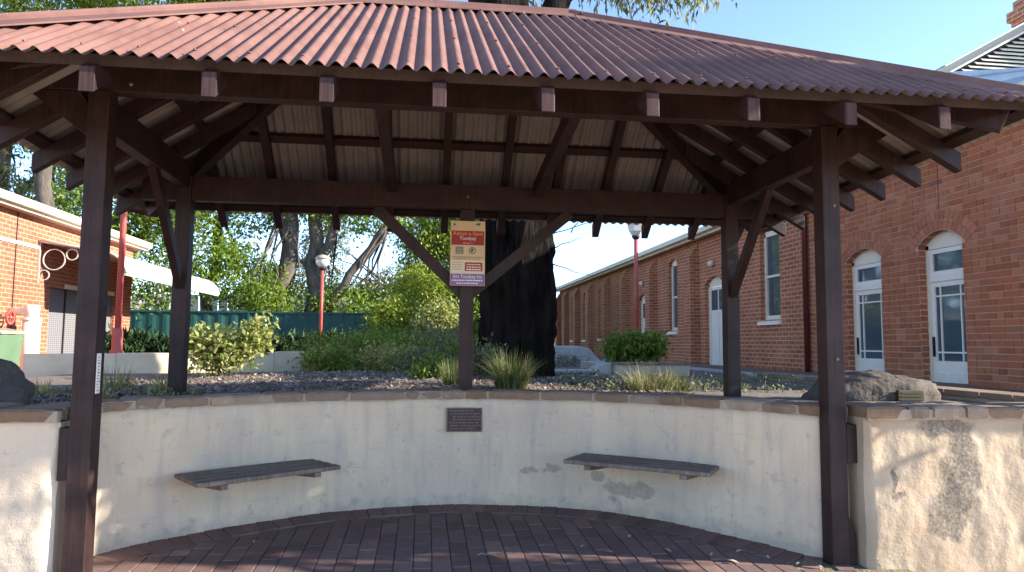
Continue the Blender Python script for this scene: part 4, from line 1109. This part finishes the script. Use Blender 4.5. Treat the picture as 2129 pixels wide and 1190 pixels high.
# ================================================================== GARDEN FURNITURE
def lamp(label, x, y, z0, z1, top='globe'):
    t = thing('lamp_post', label, 'lamp', (x, y, z0), 'red garden lamp posts')
    m_ = MB(); m_.lathe([(.10, 0), (.10, .06), (.075, .08), (.075, .36), (.055, .42)], (x, y, z0), 14); m_.build('base', 'red_paint', t, True)
    m_ = MB(); m_.tube([(x, y, z0+.40), (x, y, z1)], .046, 12); m_.build('pole', 'red_paint', t, True)
    m_ = MB(); m_.lathe([(.05, 0), (.09, .05), (.10, .09)], (x, y, z1), 14); m_.build('collar', 'iron', t, True)
    if top == 'globe':
        m_ = MB(); m_.lathe([(.08, 0), (.16, .07), (.195, .17), (.17, .26)], (x, y, z1+.09), 18); m_.build('globe', 'globe', t, True)
        m_ = MB(); m_.lathe([(.225, 0), (.21, .04), (.13, .10), (.03, .13)], (x, y, z1+.315), 18); m_.build('shade', 'lamp_shade', t, True)
    else:
        m_ = MB(); m_.lathe([(.10, 0), (.17, .10), (.22, .30)], (x, y, z1+.09), 6); m_.build('lantern', 'globe', t)
        m_ = MB(); m_.lathe([(.25, 0), (.16, .12), (.02, .22)], (x, y, z1+.39), 6); m_.build('shade', 'iron', t)
lamp('red lamp post with white globe before the green fence', -2.81, 15.4, .9, 3.42)
lamp('red lamp post with lantern beside the long brick hall', 4.95, 11.5, .9, 3.92, 'lantern')
lamp('tall red lamp post on the pale garden wall at left', -4.62, 6.85, 1.22, 5.2)

t = thing('limestone_wall', 'low sunlit cream garden wall beyond the mulched bed', 'wall', (-3.4, 6.6, .9))
m_ = MB(); V = []
pts = [(-5.6, 6.2), (-4.5, 6.55), (-3.4, 6.9), (-2.4, 7.35), (-1.7, 7.9)]
for i in range(len(pts)-1):
    a, b_ = pts[i], pts[i+1]; m_.prism([(a[0], a[1], .75), (b_[0]-.004, b_[1], .75), (b_[0]-.004, b_[1]+.22, .75), (a[0], a[1]+.22, .75)], (0, 0, .50+.012*i))
m_.build('face', 'limestone', t, bevel=.012)

# green sheet fence and its panels
t = thing('sheet_fence', 'dark green corrugated steel fence behind the hedge', 'fence', (-6, 22, .9))
x = -11.0
while x < -2.0:
    V = []; F = []; n = 20
    for k in range(n+1):
        xx = x+2.35*k/n; yo = .03 if (k % 4) in (1, 2) else 0
        V += [(xx, 22+yo, .85), (xx, 22+yo, 2.47)]
    for k in range(n): F.append((2*k, 2*k+2, 2*k+3, 2*k+1))
    m_ = MB(); m_.add(V, F); m_.build('panel', 'fence_green', t)
    m_ = MB(); m_.box(x-.03, x+.03, 21.95, 22.06, .85, 2.52); m_.build('post', 'fence_green', t)
    m_ = MB(); m_.box(x+.031, x+2.319, 21.96, 22.05, 2.471, 2.53); m_.build('rail', 'fence_green', t)
    x += 2.35
y = 22.0
for k in range(3):   # return running back
    V = []; F = []
    x0 = x
    for j in range(21):
        yy_ = y+2.35*j/20; xo = .03 if (j % 4) in (1, 2) else 0; V += [(x0+xo+.25*(yy_-22), yy_, .85), (x0+xo+.25*(yy_-22), yy_, 2.47)]
    for j in range(20): F.append((2*j, 2*j+2, 2*j+3, 2*j+1))
    m_ = MB(); m_.add(V, F); m_.build('panel', 'fence_green', t); y += 2.35
t = thing('white_fence', 'pale ribbed fence glimpsed behind the green fence', 'fence', (-9, 29, .9))
for k in range(30):
    bx('board', 'white_paint', t, -16+k*.42, -16+k*.42+.36, 29, 29.04, 1.0, 3.55)

# rendered planters and terraces at right
def planter(label, x0, x1, y0, y1, z0, z1, mat='concrete_wall'):
    t = thing('planter', label, 'planter', ((x0+x1)/2, (y0+y1)/2, z0), 'rendered planters by the hall')
    bx('front', mat, t, x0, x1, y0, y0+.2, z0, z1, bevel=.01); bx('back', mat, t, x0, x1, y1-.2, y1, z0, z1, bevel=.01)
    bx('side', mat, t, x0, x0+.2, y0+.201, y1-.201, z0, z1, bevel=.01); bx('side', mat, t, x1-.2, x1, y0+.201, y1-.201, z0, z1, bevel=.01)
    bx('soil', 'mulch_ground', t, x0+.2, x1-.2, y0+.2, y1-.2, z0, z1-.05)
    k = x0
    while k < x1-.05:
        e = min(k+rnd.uniform(.3, .5), x1); bx('capstone', 'capstone', t, k, e-.012, y0-.03, y0+.23, z1+.001, z1+.04, bevel=.005); k = e
planter('grey rendered planter holding the round shrub', 3.05, 4.3, 6.5, 9.0, .7, 1.12)
t = thing('terrace_wall', 'low pale retaining wall stepping up between tree and planter', 'wall', (2.6, 7, .8))
bx('face', 'concrete_wall', t, 1.9, 3.04, 6.75, 7.0, .7, .98, bevel=.01)
bx('capping', 'concrete_pale', t, 1.88, 3.04, 6.7, 7.05, .981, 1.03, bevel=.01)
m_ = MB(); m_.prism([(2.72, 6.62, .7), (3.045, 6.62, .7), (3.045, 6.62, 1.15), (2.93, 6.62, 1.14), (2.80, 6.62, 1.06), (2.72, 6.62, .97)], (0, .5, 0)); m_.build('curved_end', 'concrete_pale', t, bevel=.02)
t = thing('concrete_mound', 'pale shaped concrete ramp end near the hall wall', 'wall', (3.2, 12.5, .9))
m_ = MB(); m_.prism([(2.4, 12, .8), (4.45, 12, .8), (3.95, 12, 1.34), (3.7, 12, 1.40), (3.1, 12, 1.40), (2.4, 12, 1.34)], (0, 1.2, 0)); m_.build('face', 'concrete_pale', t, bevel=.04)
bx('footing', 'concrete_pale', t, 2.2, 5.0, 11.55, 11.98, .8, 1.05, bevel=.02)
t = thing('paved_edge', 'low concrete path edge at the foot of the hall', 'kerb', (5.5, 7, .9))
bx('edge', 'concrete_pale', t, 5.3, 5.6, 5.6, 16, .8, .99, bevel=.015)

# rocks
def rock(name, label, c, r, seed, mat, sq=2.6):
    m_ = MB(); nu, nv = 64, 32; V = []
    for i in range(nv+1):
        ph = -math.pi/2+math.pi*i/nv
        for k in range(nu):
            th = 2*math.pi*k/nu; d = Vector((math.cos(ph)*math.cos(th), math.cos(ph)*math.sin(th), math.sin(ph)))
            e = sum(abs(q)**sq for q in d)**(-1/sq)
            q = d*e*(1+.18*noise.noise(d*1.6+Vector((seed, 0, 0)))+.09*noise.noise(d*4+Vector((0, seed, 0)))+.05*abs(noise.noise(d*7+Vector((3, seed, 1))))-.06*abs(noise.noise(d*3.2+Vector((seed, 7, 2))))+.02*noise.noise(d*22))
            V.append((c[0]+q.x*r[0], c[1]+q.y*r[1], c[2]+q.z*r[2]))
    m_.add(V, [(i*nu+k, i*nu+(k+1) % nu, (i+1)*nu+(k+1) % nu, (i+1)*nu+k) for i in range(nv) for k in range(nu)])
    return m_
t = thing('boulder', 'broad brown boulder with a brass plaque behind the right wall', 'boulder', (4.05, 1.3, .9))
rock('boulder', '', (4.06, 1.45, .93), (.60, .30, .27), 4, 'rock').build('stone', 'rock', t, True)
t2 = thing('small_plaque', 'small brass plaque on the face of the brown boulder', 'plaque', (4.27, 1.08, 1.0))
m_ = MB(); m_.bar((4.09, 1.14, 1.00), (4.33, 1.14, 1.00), .04, .14); m_.build('plate', 'plaque_brass', t2, bevel=.004)
for k in range(4):
    m_ = MB(); m_.bar((4.115, 1.118, 1.048-k*.03), (4.305, 1.118, 1.048-k*.03), .004, .009); m_.build('raised_line', 'brass_letters', t2)
t = thing('boulder', 'dark weathered boulder behind the left garden wall', 'boulder', (-3.0, .75, .9))
rock('boulder', '', (-3.02, .75, 1.0), (.30, .28, .30), 8, 'rock_dark', 2.2).build('stone', 'rock_dark', t, True)

# ================================================================== TREES AND PLANTS
# great charred gum behind the shelter
t = thing('gum_tree', 'huge black-barked gum trunk rising behind the shelter', 'tree', (1.25, 4.7, .9))
m_ = MB()
zs = np.linspace(.80, 5.4, 130); pts = []; rad = []
for z in zs:
    pts.append((1.245+.02*math.sin(z*1.3), 5.0, z)); k = (z-.8)
    rad.append(.50+.07*math.exp(-k*5)-.006*k+.025*noise.noise(Vector((z*1.7, 1, 0))))
m_.tube(pts, rad, 96, .14, True, 5, .085); m_.build('trunk', 'charred_bark', t, True)
m_ = MB(); m_.tube(limb_path((1.05, 5.0, 5.0), (.95, 5.2, 10.5), 8, .03, 3), [.46, .44, .42, .38, .34, .28, .22, .15], 24, .12, seed=2, ridge=.03); m_.build('stem', 'charred_bark', t, True)
m_ = MB(); m_.tube(limb_path((1.55, 5.0, 4.9), (2.6, 5.4, 9.6), 8, .03, 5), [.26, .22, .19, .17, .15, .13, .11, .08], 18, .12, seed=4, ridge=.02); m_.build('stem', 'charred_bark', t, True)
for a, b_ in (((1.7, 5, 2.95), (2.35, 4.8, 3.15)), ((1.72, 5, 2.75), (2.2, 5.1, 2.95)), ((1.75, 5, 2.55), (2.3, 4.9, 2.38)), ((2.0, 4.9, 2.98), (2.15, 4.8, 3.3)), ((2.3, 5.3, 8.2), (3.7, 5.6, 7.6)), ((2.2, 5.3, 7.8), (4.0, 5.3, 7.3))):
    m_ = MB(); m_.tube(limb_path(a, b_, 6, .12, int(a[2]*100)), [.010, .008, .007, .006, .004, .002], 5); m_.build('twig', 'bark_dark', t, True)
leaf_cloud('crown', [((2.7, 5.3, 7.05), (.55, .6, .45)), ((3.25, 5.5, 7.15), (.7, .6, .42)), ((3.9, 5.6, 7.1), (.55, .5, .42)), ((2.3, 5.2, 7.6), (.7, .7, .5)), ((3.2, 5.4, 7.9), (1.2, 1, .5)), ((1.6, 5.6, 7.1), (.5, .6, .35))], 5200, .17, 'leaf_gum', t, .32, 20, .22, 21, 1.1)

tree('park_tree', 'many-stemmed grey tree rising behind the green fence', (-5, 25, .9),
     [((-5.6, 25, .9), (-5.55, 25, 7.0), .42, .30), ((-4.7, 25, .9), (-4.55, 25.2, 7.5), .40, .26), ((-4.5, 25, 3.4), (-3.6, 25.3, 7.0), .24, .17), ((-4.0, 24.6, 2.6), (-1.5, 24.2, 6.3), .20, .14), ((-5.6, 25, 5.5), (-7.0, 25, 8.5), .22, .14), ((-8.9, 25.5, .9), (-8.4, 25.6, 6.5), .25, .16)],
     [((-7.3, 24.5, 4.0), (1.7, 1.4, 1.3)), ((-8.6, 24.2, 4.8), (1.6, 1.4, 1.2)), ((-6.3, 24.0, 3.2), (1.0, 1, .8)), ((-4.4, 25.6, 7.6), (2.6, 2, 1.3)), ((-7.6, 25.5, 7.4), (2.8, 2, 1.6)), ((-1.9, 25, 6.7), (1.8, 1.5, .75)), ((-3.4, 24.6, 3.0), (1.1, 1, .7)), ((-4.6, 26.2, 3.4), (1.0, .9, .9)), ((-2.2, 25.4, 3.0), (1.0, .9, .7)), ((-5.6, 23.8, 2.9), (.9, .7, .5)), ((-5.0, 26, 10.6), (4.2, 3, 2.6)), ((-8.8, 26, 11.5), (3.0, 3, 2.6))],
     46000, .165, 'leaf_mid', 'bark', 3, .5, .2, .5)
tree('park_tree', 'leafy green tree spreading over the end of the curved awning', (-11.5, 23.5, .9),
     [((-11.5, 23.5, .9), (-11.2, 23.5, 8.0), .38, .22), ((-11.4, 23.5, 4), (-9.6, 23.5, 7.6), .2, .12)],
     [((-10.4, 23.2, 4.3), (1.9, 1.6, 1.6)), ((-11.8, 23.2, 6.4), (2.4, 2, 1.5)), ((-9.6, 23.2, 6.4), (1.6, 1.4, .9)), ((-12.2, 24, 9.5), (2.9, 2.4, 2.1)), ((-9.8, 23, 2.9), (1.1, 1, .6))],
     20000, .165, 'leaf_shrub', 'bark_dark', 5, .5, .2, .5)
tree('park_tree', 'tall tree with thin pale crown above the brick shop roof', (-18, 27, .9),
     [((-18, 27, .9), (-17.5, 27, 10), .4, .2), ((-17.8, 27, 5), (-16.0, 27, 9.5), .22, .12)],
     [((-18.5, 27, 7.6), (2.0, 2, 1.5)), ((-15.3, 26.5, 7.6), (1.6, 1.5, 1.3)), ((-17.6, 27, 11.6), (3.2, 2.6, 2.2)), ((-14.2, 27, 13.2), (2.4, 2, 1.5)), ((-15.0, 26.5, 6.0), (1.6, 1.4, .8))],
     16000, .20, 'leaf_gum', 'bark', 6, .6, .4, .4)
tree('park_tree', 'bright lime-green tree crown showing over the left roof hip', (-12.6, 20, .9),
     [((-12.6, 20, .9), (-12.0, 20, 11.0), .35, .2), ((-12.1, 20, 9.5), (-7.5, 19.6, 12.8), .16, .08)],
     [((-8.8, 19.5, 13.2), (3.0, 2.4, 1.7)), ((-6.0, 19.2, 13.6), (2.0, 1.8, 1.1)), ((-12.4, 19.6, 12.6), (1.5, 1.6, 1.1)), ((-14.2, 20, 11.7), (1.2, 1.4, .7))],
     30000, .15, 'leaf_bright', 'bark', 7, .42, .3, .5)
tree('park_tree', 'yellow-green feathery tree in the middle background', (.4, 27, .9),
     [((.2, 27, .9), (.2, 27, 6), .22, .12), ((1.6, 26.5, .9), (1.8, 26.5, 6), .2, .1)],
     [((.9, 26.4, 4.9), (2.0, 1.6, 1.5)), ((.4, 26.2, 6.0), (1.5, 1.4, .8)), ((2.2, 26, 5.2), (1.6, 1.4, 2.0)), ((1.8, 25.8, 3.2), (1.4, 1.2, 1.3)), ((-.3, 26, 3.0), (1.2, 1.2, 1.1)), ((2.8, 26, 7.6), (1.8, 1.6, 1.3)), ((.6, 27, 7.4), (1.4, 1.4, .8))],
     40000, .16, 'leaf_bright', 'bark', 8, .5, .5, .45)
tree('park_tree', 'wide olive-gold tree far behind the lamp post', (-1.4, 34, .9),
     [((-1.4, 34, .9), (-1.4, 34, 4), .3, .15)], [((-2.0, 34, 3.8), (1.9, 1.6, 1.6)), ((.2, 34.5, 4.4), (1.8, 1.6, 1.5)), ((-3.6, 34.5, 3.4), (1.6, 1.4, 1.3)), ((-6.0, 34, 4.2), (1.9, 1.5, 1.9)), ((-8.5, 34, 4.0), (1.6, 1.5, 1.8)), ((2.2, 35, 4.2), (1.8, 1.5, 1.8)), ((-5.2, 33.5, 6.8), (1.3, 1.2, 1.3))],
     26000, .2, 'leaf_grey', 'bark', 9, .5, .3, .4)
tree('park_tree', 'dark green tree standing close left of the black trunk', (2.3, 19, .9),
     [((1.7, 19, .9), (1.7, 19, 3.0), .14, .07)], [((1.75, 19, 2.9), (1.0, .9, 1.0)), ((1.9, 18.8, 1.9), (.8, .8, .75)), ((2.2, 19, 4.3), (.8, .8, .9))],
     7000, .16, 'leaf_mid', 'bark_dark', 10, .4, .3, .45)

def shrub(name, label, c, r, n, leaf, mat, seed, blobs=None, clump=.2, group=None, stems=7, cat='shrub', aspect=.5):
    t = thing(name, label, cat, (c[0], c[1], .95), group)
    m_ = MB(); rr = random.Random(seed)
    for k in range(stems):
        e = (c[0]+rr.uniform(-.7, .7)*r[0], c[1]+rr.uniform(-.7, .7)*r[1], c[2]+rr.uniform(.1, .8)*r[2])
        m_.tube(limb_path((c[0]+rr.uniform(-.08, .08), c[1], .90), e, 5, .12, seed*9+k), [.014, .012, .010, .007, .004], 5)
    m_.build('stems', 'bark_dark', t, True)
    leaf_cloud('foliage', blobs or [(c, r)], n, leaf, mat, t, clump, 18, aspect, seed, .1, .3)
    return t
shrub('shrub', 'yellow-green leafy shrub right of the rear left post', (-2.56, 5.0, 1.34), (.36, .3, .30), 2600, .085, 'leaf_variegated', 31, [((-2.6, 5, 1.30), (.36, .3, .26)), ((-2.25, 5, 1.45), (.22, .2, .18)), ((-2.85, 5, 1.42), (.18, .2, .2)), ((-2.1, 4.9, 1.62), (.10, .1, .14))], .14)
shrub('shrub', 'round glossy green shrub in the rendered planter', (3.68, 7.6, 1.42), (.42, .4, .26), 2600, .10, 'leaf_shrub', 32, [((3.68, 7.6, 1.42), (.42, .4, .24)), ((3.4, 7.6, 1.36), (.25, .3, .2)), ((4.02, 7.6, 1.42), (.22, .3, .22))], .14)
shrub('shrub', 'thin yellowing shrub half hidden right of the black trunk', (2.15, 9.0, 1.45), (.16, .2, .3), 420, .10, 'leaf_variegated', 33, None, .12)
sp_ = [(-1.9, 8.6, 1.25, .5, .3, 'leaf_shrub'), (-1.0, 8.9, 1.3, .7, .32, 'leaf_shrub'), (-.2, 8.2, 1.28, .6, .3, 'leaf_mid'), (.55, 7.2, 1.22, .5, .3, 'leaf_grey'), (-.55, 6.6, 1.22, .38, .2, 'leaf_variegated'), (.3, 6.0, 1.2, .45, .22, 'leaf_grey'), (-.05, 5.1, 1.14, .22, .16, 'leaf_grey'), (.75, 5.6, 1.25, .4, .3, 'leaf_shrub'), (-1.55, 7.6, 1.15, .45, .2, 'leaf_variegated'), (-.9, 10.2, 1.4, .8, .35, 'leaf_shrub'), (.35, 9.8, 1.4, .7, .4, 'leaf_grey'), (.1, 3.9, 1.12, .25, .16, 'leaf_shrub')]
pos_words = ['at the hedge end behind the cream wall', 'broad in the middle of the garden bed', 'dark green, before the yellow trees', 'grey-green, just left of the middle post', 'yellowish and low on the mulch', 'grey and wispy on the mulch behind the middle post', 'smallest grey one on the mulch', 'tall green one next to the strappy grass', 'yellowish at the end of the cream wall', 'farthest one below the fence end', 'grey-green farthest one left of the black trunk', 'little green one close behind the stone capping']
sp_ += [(-1.35, 5.9, 1.2, .3, .16, 'leaf_shrub'), (.1, 7.6, 1.3, .6, .32, 'leaf_shrub'), (-.75, 7.9, 1.28, .6, .3, 'leaf_shrub'), (.72, 4.4, 1.2, .3, .24, 'leaf_grey'), (-.35, 5.8, 1.16, .3, .15, 'leaf_variegated')]
pos_words += ['low green one left on the mulch', 'rounded green one in the middle distance', 'second rounded green one below the lamp post', 'grey tuft pressed close left of the middle post', 'pale low one at the centre of the mulch']
for i, (x, y, z, rx, rz, mt) in enumerate(sp_):
    shrub('shrub', 'garden bed shrub, '+pos_words[i], (x, y, z), (rx*1.15, rx*.9, rz), int(4200*rx), .06, mt, 40+i, None, .15, 'shrubs in the mulched bed', 5, 'shrub', .45)
# yellow shrubs in front of the fence end
for i, (x, y, z, r, lab) in enumerate([(-.9, 19, 2.1, (.9, .8, .9), 'yellow-green bush right of the green fence end'), (.5, 18, 2.0, (.8, .8, .8), 'pale cream-green bush left of the middle post, far back'), (-.1, 21, 3.3, (1.1, 1, 1.0), 'tall lime-green bush above the garden bed')]):
    shrub('shrub', lab, (x, y, z), r, 4600, .12, ('leaf_bright', 'leaf_variegated', 'leaf_bright')[i], 60+i, None, .35)
# hedge under the fence
t = thing('hedge', 'dark strap-leaved hedge below the green fence', 'hedge', (-5.5, 12, .9))
leaf_cloud('foliage', [((-6.9, 13.2, 1.2), (.9, .5, .35)), ((-5.6, 13.2, 1.2), (.9, .5, .35)), ((-4.4, 13.2, 1.22), (.9, .5, .34)), ((-3.3, 13.0, 1.2), (.9, .5, .34)), ((-2.3, 12.8, 1.2), (.8, .5, .34))], 9000, .20, 'leaf_dark', t, .2, 18, .25, 70, -.6, .2)
m_ = MB()
for k in range(26): m_.tube(limb_path((-7.5+k*.22, 13.1, .6), (-7.5+k*.22+.1, 13.1, 1.25), 4, .1, k), [.015, .012, .01, .006], 5)
m_.build('stems', 'bark_dark', t, True)

def grass_clump(label, c, parts, group='strappy grass clumps', seed=1):
    t = thing('grass_clump', label, 'grass clump', c, group)
    for i, (n, L, sp, mt, b_, w) in enumerate(parts): tuft('blades', (c[0], c[1], c[2]-.02), n, L, sp, mt, t, seed+i, b_, w)
grass_clump('strappy green grass clump between middle post and black trunk', (.92, 2.75, .96), [(420, .46, .75, 'blade', .16, .006), (120, .42, .8, 'blade_dry', .15, .005)], seed=3)
grass_clump('strappy green grass clump just left of the middle post', (.33, 3.1, .98), [(200, .38, .7, 'blade', .12, .006), (60, .36, .8, 'blade_dry', .12, .005)], seed=8)
grass_clump('dry straggly grass clump in front of the planter', (2.45, 2.9, .95), [(200, .36, 1.0, 'blade_dry', .24, .006), (160, .30, .9, 'blade', .24, .006)], seed=13)
grass_clump('dry straggly grass clump right of the first dry one', (2.78, 3.0, .95), [(120, .3, 1.0, 'blade_dry', .18, .006), (120, .26, .9, 'blade', .2, .006)], seed=17)
for i, (x, y, L, lab) in enumerate([(-2.62, 1.5, .26, 'pale grass tuft behind the left front post, nearest'), (-2.35, 2.3, .28, 'pale yellow grass tuft between the two left posts'), (-2.15, 2.0, .2, 'green-gold grass tuft left of the rear left post'), (-2.9, 2.6, .34, 'tallest seeding grass tuft left of the rear left post'), (-3.3, 2.1, .2, 'sparse grass tuft beside the dark boulder')]):
    grass_clump(lab, (x, y, .95), [(60, L, .9, 'blade_dry', .12, .006), (50, L*.85, .9, 'leaf_variegated', .14, .010)], 'grass tufts at the left', 80+i*3)
# low ground cover at the foot of the trunk and beds
t = leaf_cloud('ground_cover', [((1.9, 3.4, .97), (.5, .6, .03)), ((2.1, 6.2, .97), (.8, .4, .04)), ((3.6, 3.2, .97), (.9, .8, .03)), ((-2.4, 1.7, .97), (.6, .9, .03)), ((2.9, 11.0, 1.05), (.8, .6, .10)), ((4.6, 4.5, .97), (.5, .7, .03))], 3600, .05, 'leaf_grey', None, .12, 12, .5, 91)
t['kind'] = 'stuff'; t['label'] = 'low grey-green ground cover between the beds'; t['category'] = 'ground cover'
# bark mulch
g = np.random.default_rng(5); n = 42000
x = g.uniform(-3.6, 2.6, n); y = np.abs(g.normal(0, 2.6, n))+.35
keep = np.array([(yy_ > 2.0 or (not inside(xx, yy_) and wall_dist(xx, yy_) > .3)) for xx, yy_ in zip(x, y)]); x, y = x[keep], y[keep]; n = len(x)
z = np.array([ground_z(a, b_) for a, b_ in zip(x, y)])+g.uniform(.0, .02, n)
th = g.uniform(0, np.pi, n); L = g.uniform(.008, .034, n); w = g.uniform(.003, .008, n); tl = g.normal(0, .35, n)
ax = np.stack([np.cos(th)*np.cos(tl), np.sin(th)*np.cos(tl), np.sin(tl)], 1)*L[:, None]; sd_ = np.stack([-np.sin(th), np.cos(th), g.normal(0, .3, n)], 1)*w[:, None]
c = np.stack([x, y, z], 1)
V = np.stack([c-ax-sd_, c+ax-sd_, c+ax+sd_, c-ax+sd_], 1).reshape(-1, 3)
o = link_mesh('mulch', np_mesh('mulch', V, np.arange(n*4).reshape(-1, 4), 'mulch_chip')); o['kind'] = 'stuff'; o['label'] = 'grey bark mulch over the garden bed'; o['category'] = 'mulch'
# dry leaves on the paving
lf_spots = [(2.0, .18, .6), (2.08, .05, 2.2), (2.22, .22, .2), (2.36, .1, 1.1), (2.5, -.05, .4), (1.72, .3, 1.9), (1.15, .42, .5), (1.3, .30, 2.6), (.42, .30, .2), (.48, .31, 2.9), (-1.15, .72, 1.2), (2.6, -.12, 2.4), (-1.55, .1, .4), (1.55, .62, .9)]
for i, (x, y, a) in enumerate(lf_spots):
    L = rnd.uniform(.05, .10); w = L*.16; m_ = MB(); ca, sa = math.cos(a), math.sin(a); V = []
    for t_, ww, hz in ((0, 0, .004), (.25, .8, .012), (.5, 1, .016), (.75, .75, .010), (1, 0, .005)):
        for s_ in (-1, 1):
            u, v_ = L*(t_-.5), w*ww*s_+L*.15*math.sin(t_*3.14); V.append((x+u*ca-v_*sa, y+u*sa+v_*ca, floor_z(y)+hz+.003))
    m_.add(V, [(2*k, 2*k+1, 2*k+3, 2*k+2) for k in range(4)])
    tag(m_.build('fallen_leaf', 'dry_leaf', None, True), 'dry curled gum leaf lying on the brick paving', 'leaf', 'fallen leaves on the paving')
# tree out to the right whose crown throws the shade over the paving
tree('street_tree', 'leafy tree right of the shelter, its shade falling on the paving', (8.0, -.9, 0),
     [((8.0, -.9, -.05), (7.5, -.7, 3.0), .15, .09), ((7.6, -.8, 2.2), (7.0, -1.6, 3.6), .07, .04), ((7.55, -.75, 2.6), (7.0, -2.4, 4.6), .05, .03)],
     [((7.0, -.3, 3.5), (1.1, .8, .85)), ((7.0, -1.0, 3.7), (1.0, .30, .95)), ((7.0, -1.52, 2.72), (.9, .2, .24)), ((7.3, .5, 3.5), (.9, .6, .8)), ((7.0, -1.32, 4.4), (.9, .18, .28)), ((7.0, -1.95, 4.95), (.7, .32, .32))],
     28000, .12, 'leaf_mid', 'bark', 12, .20, .3, .5)
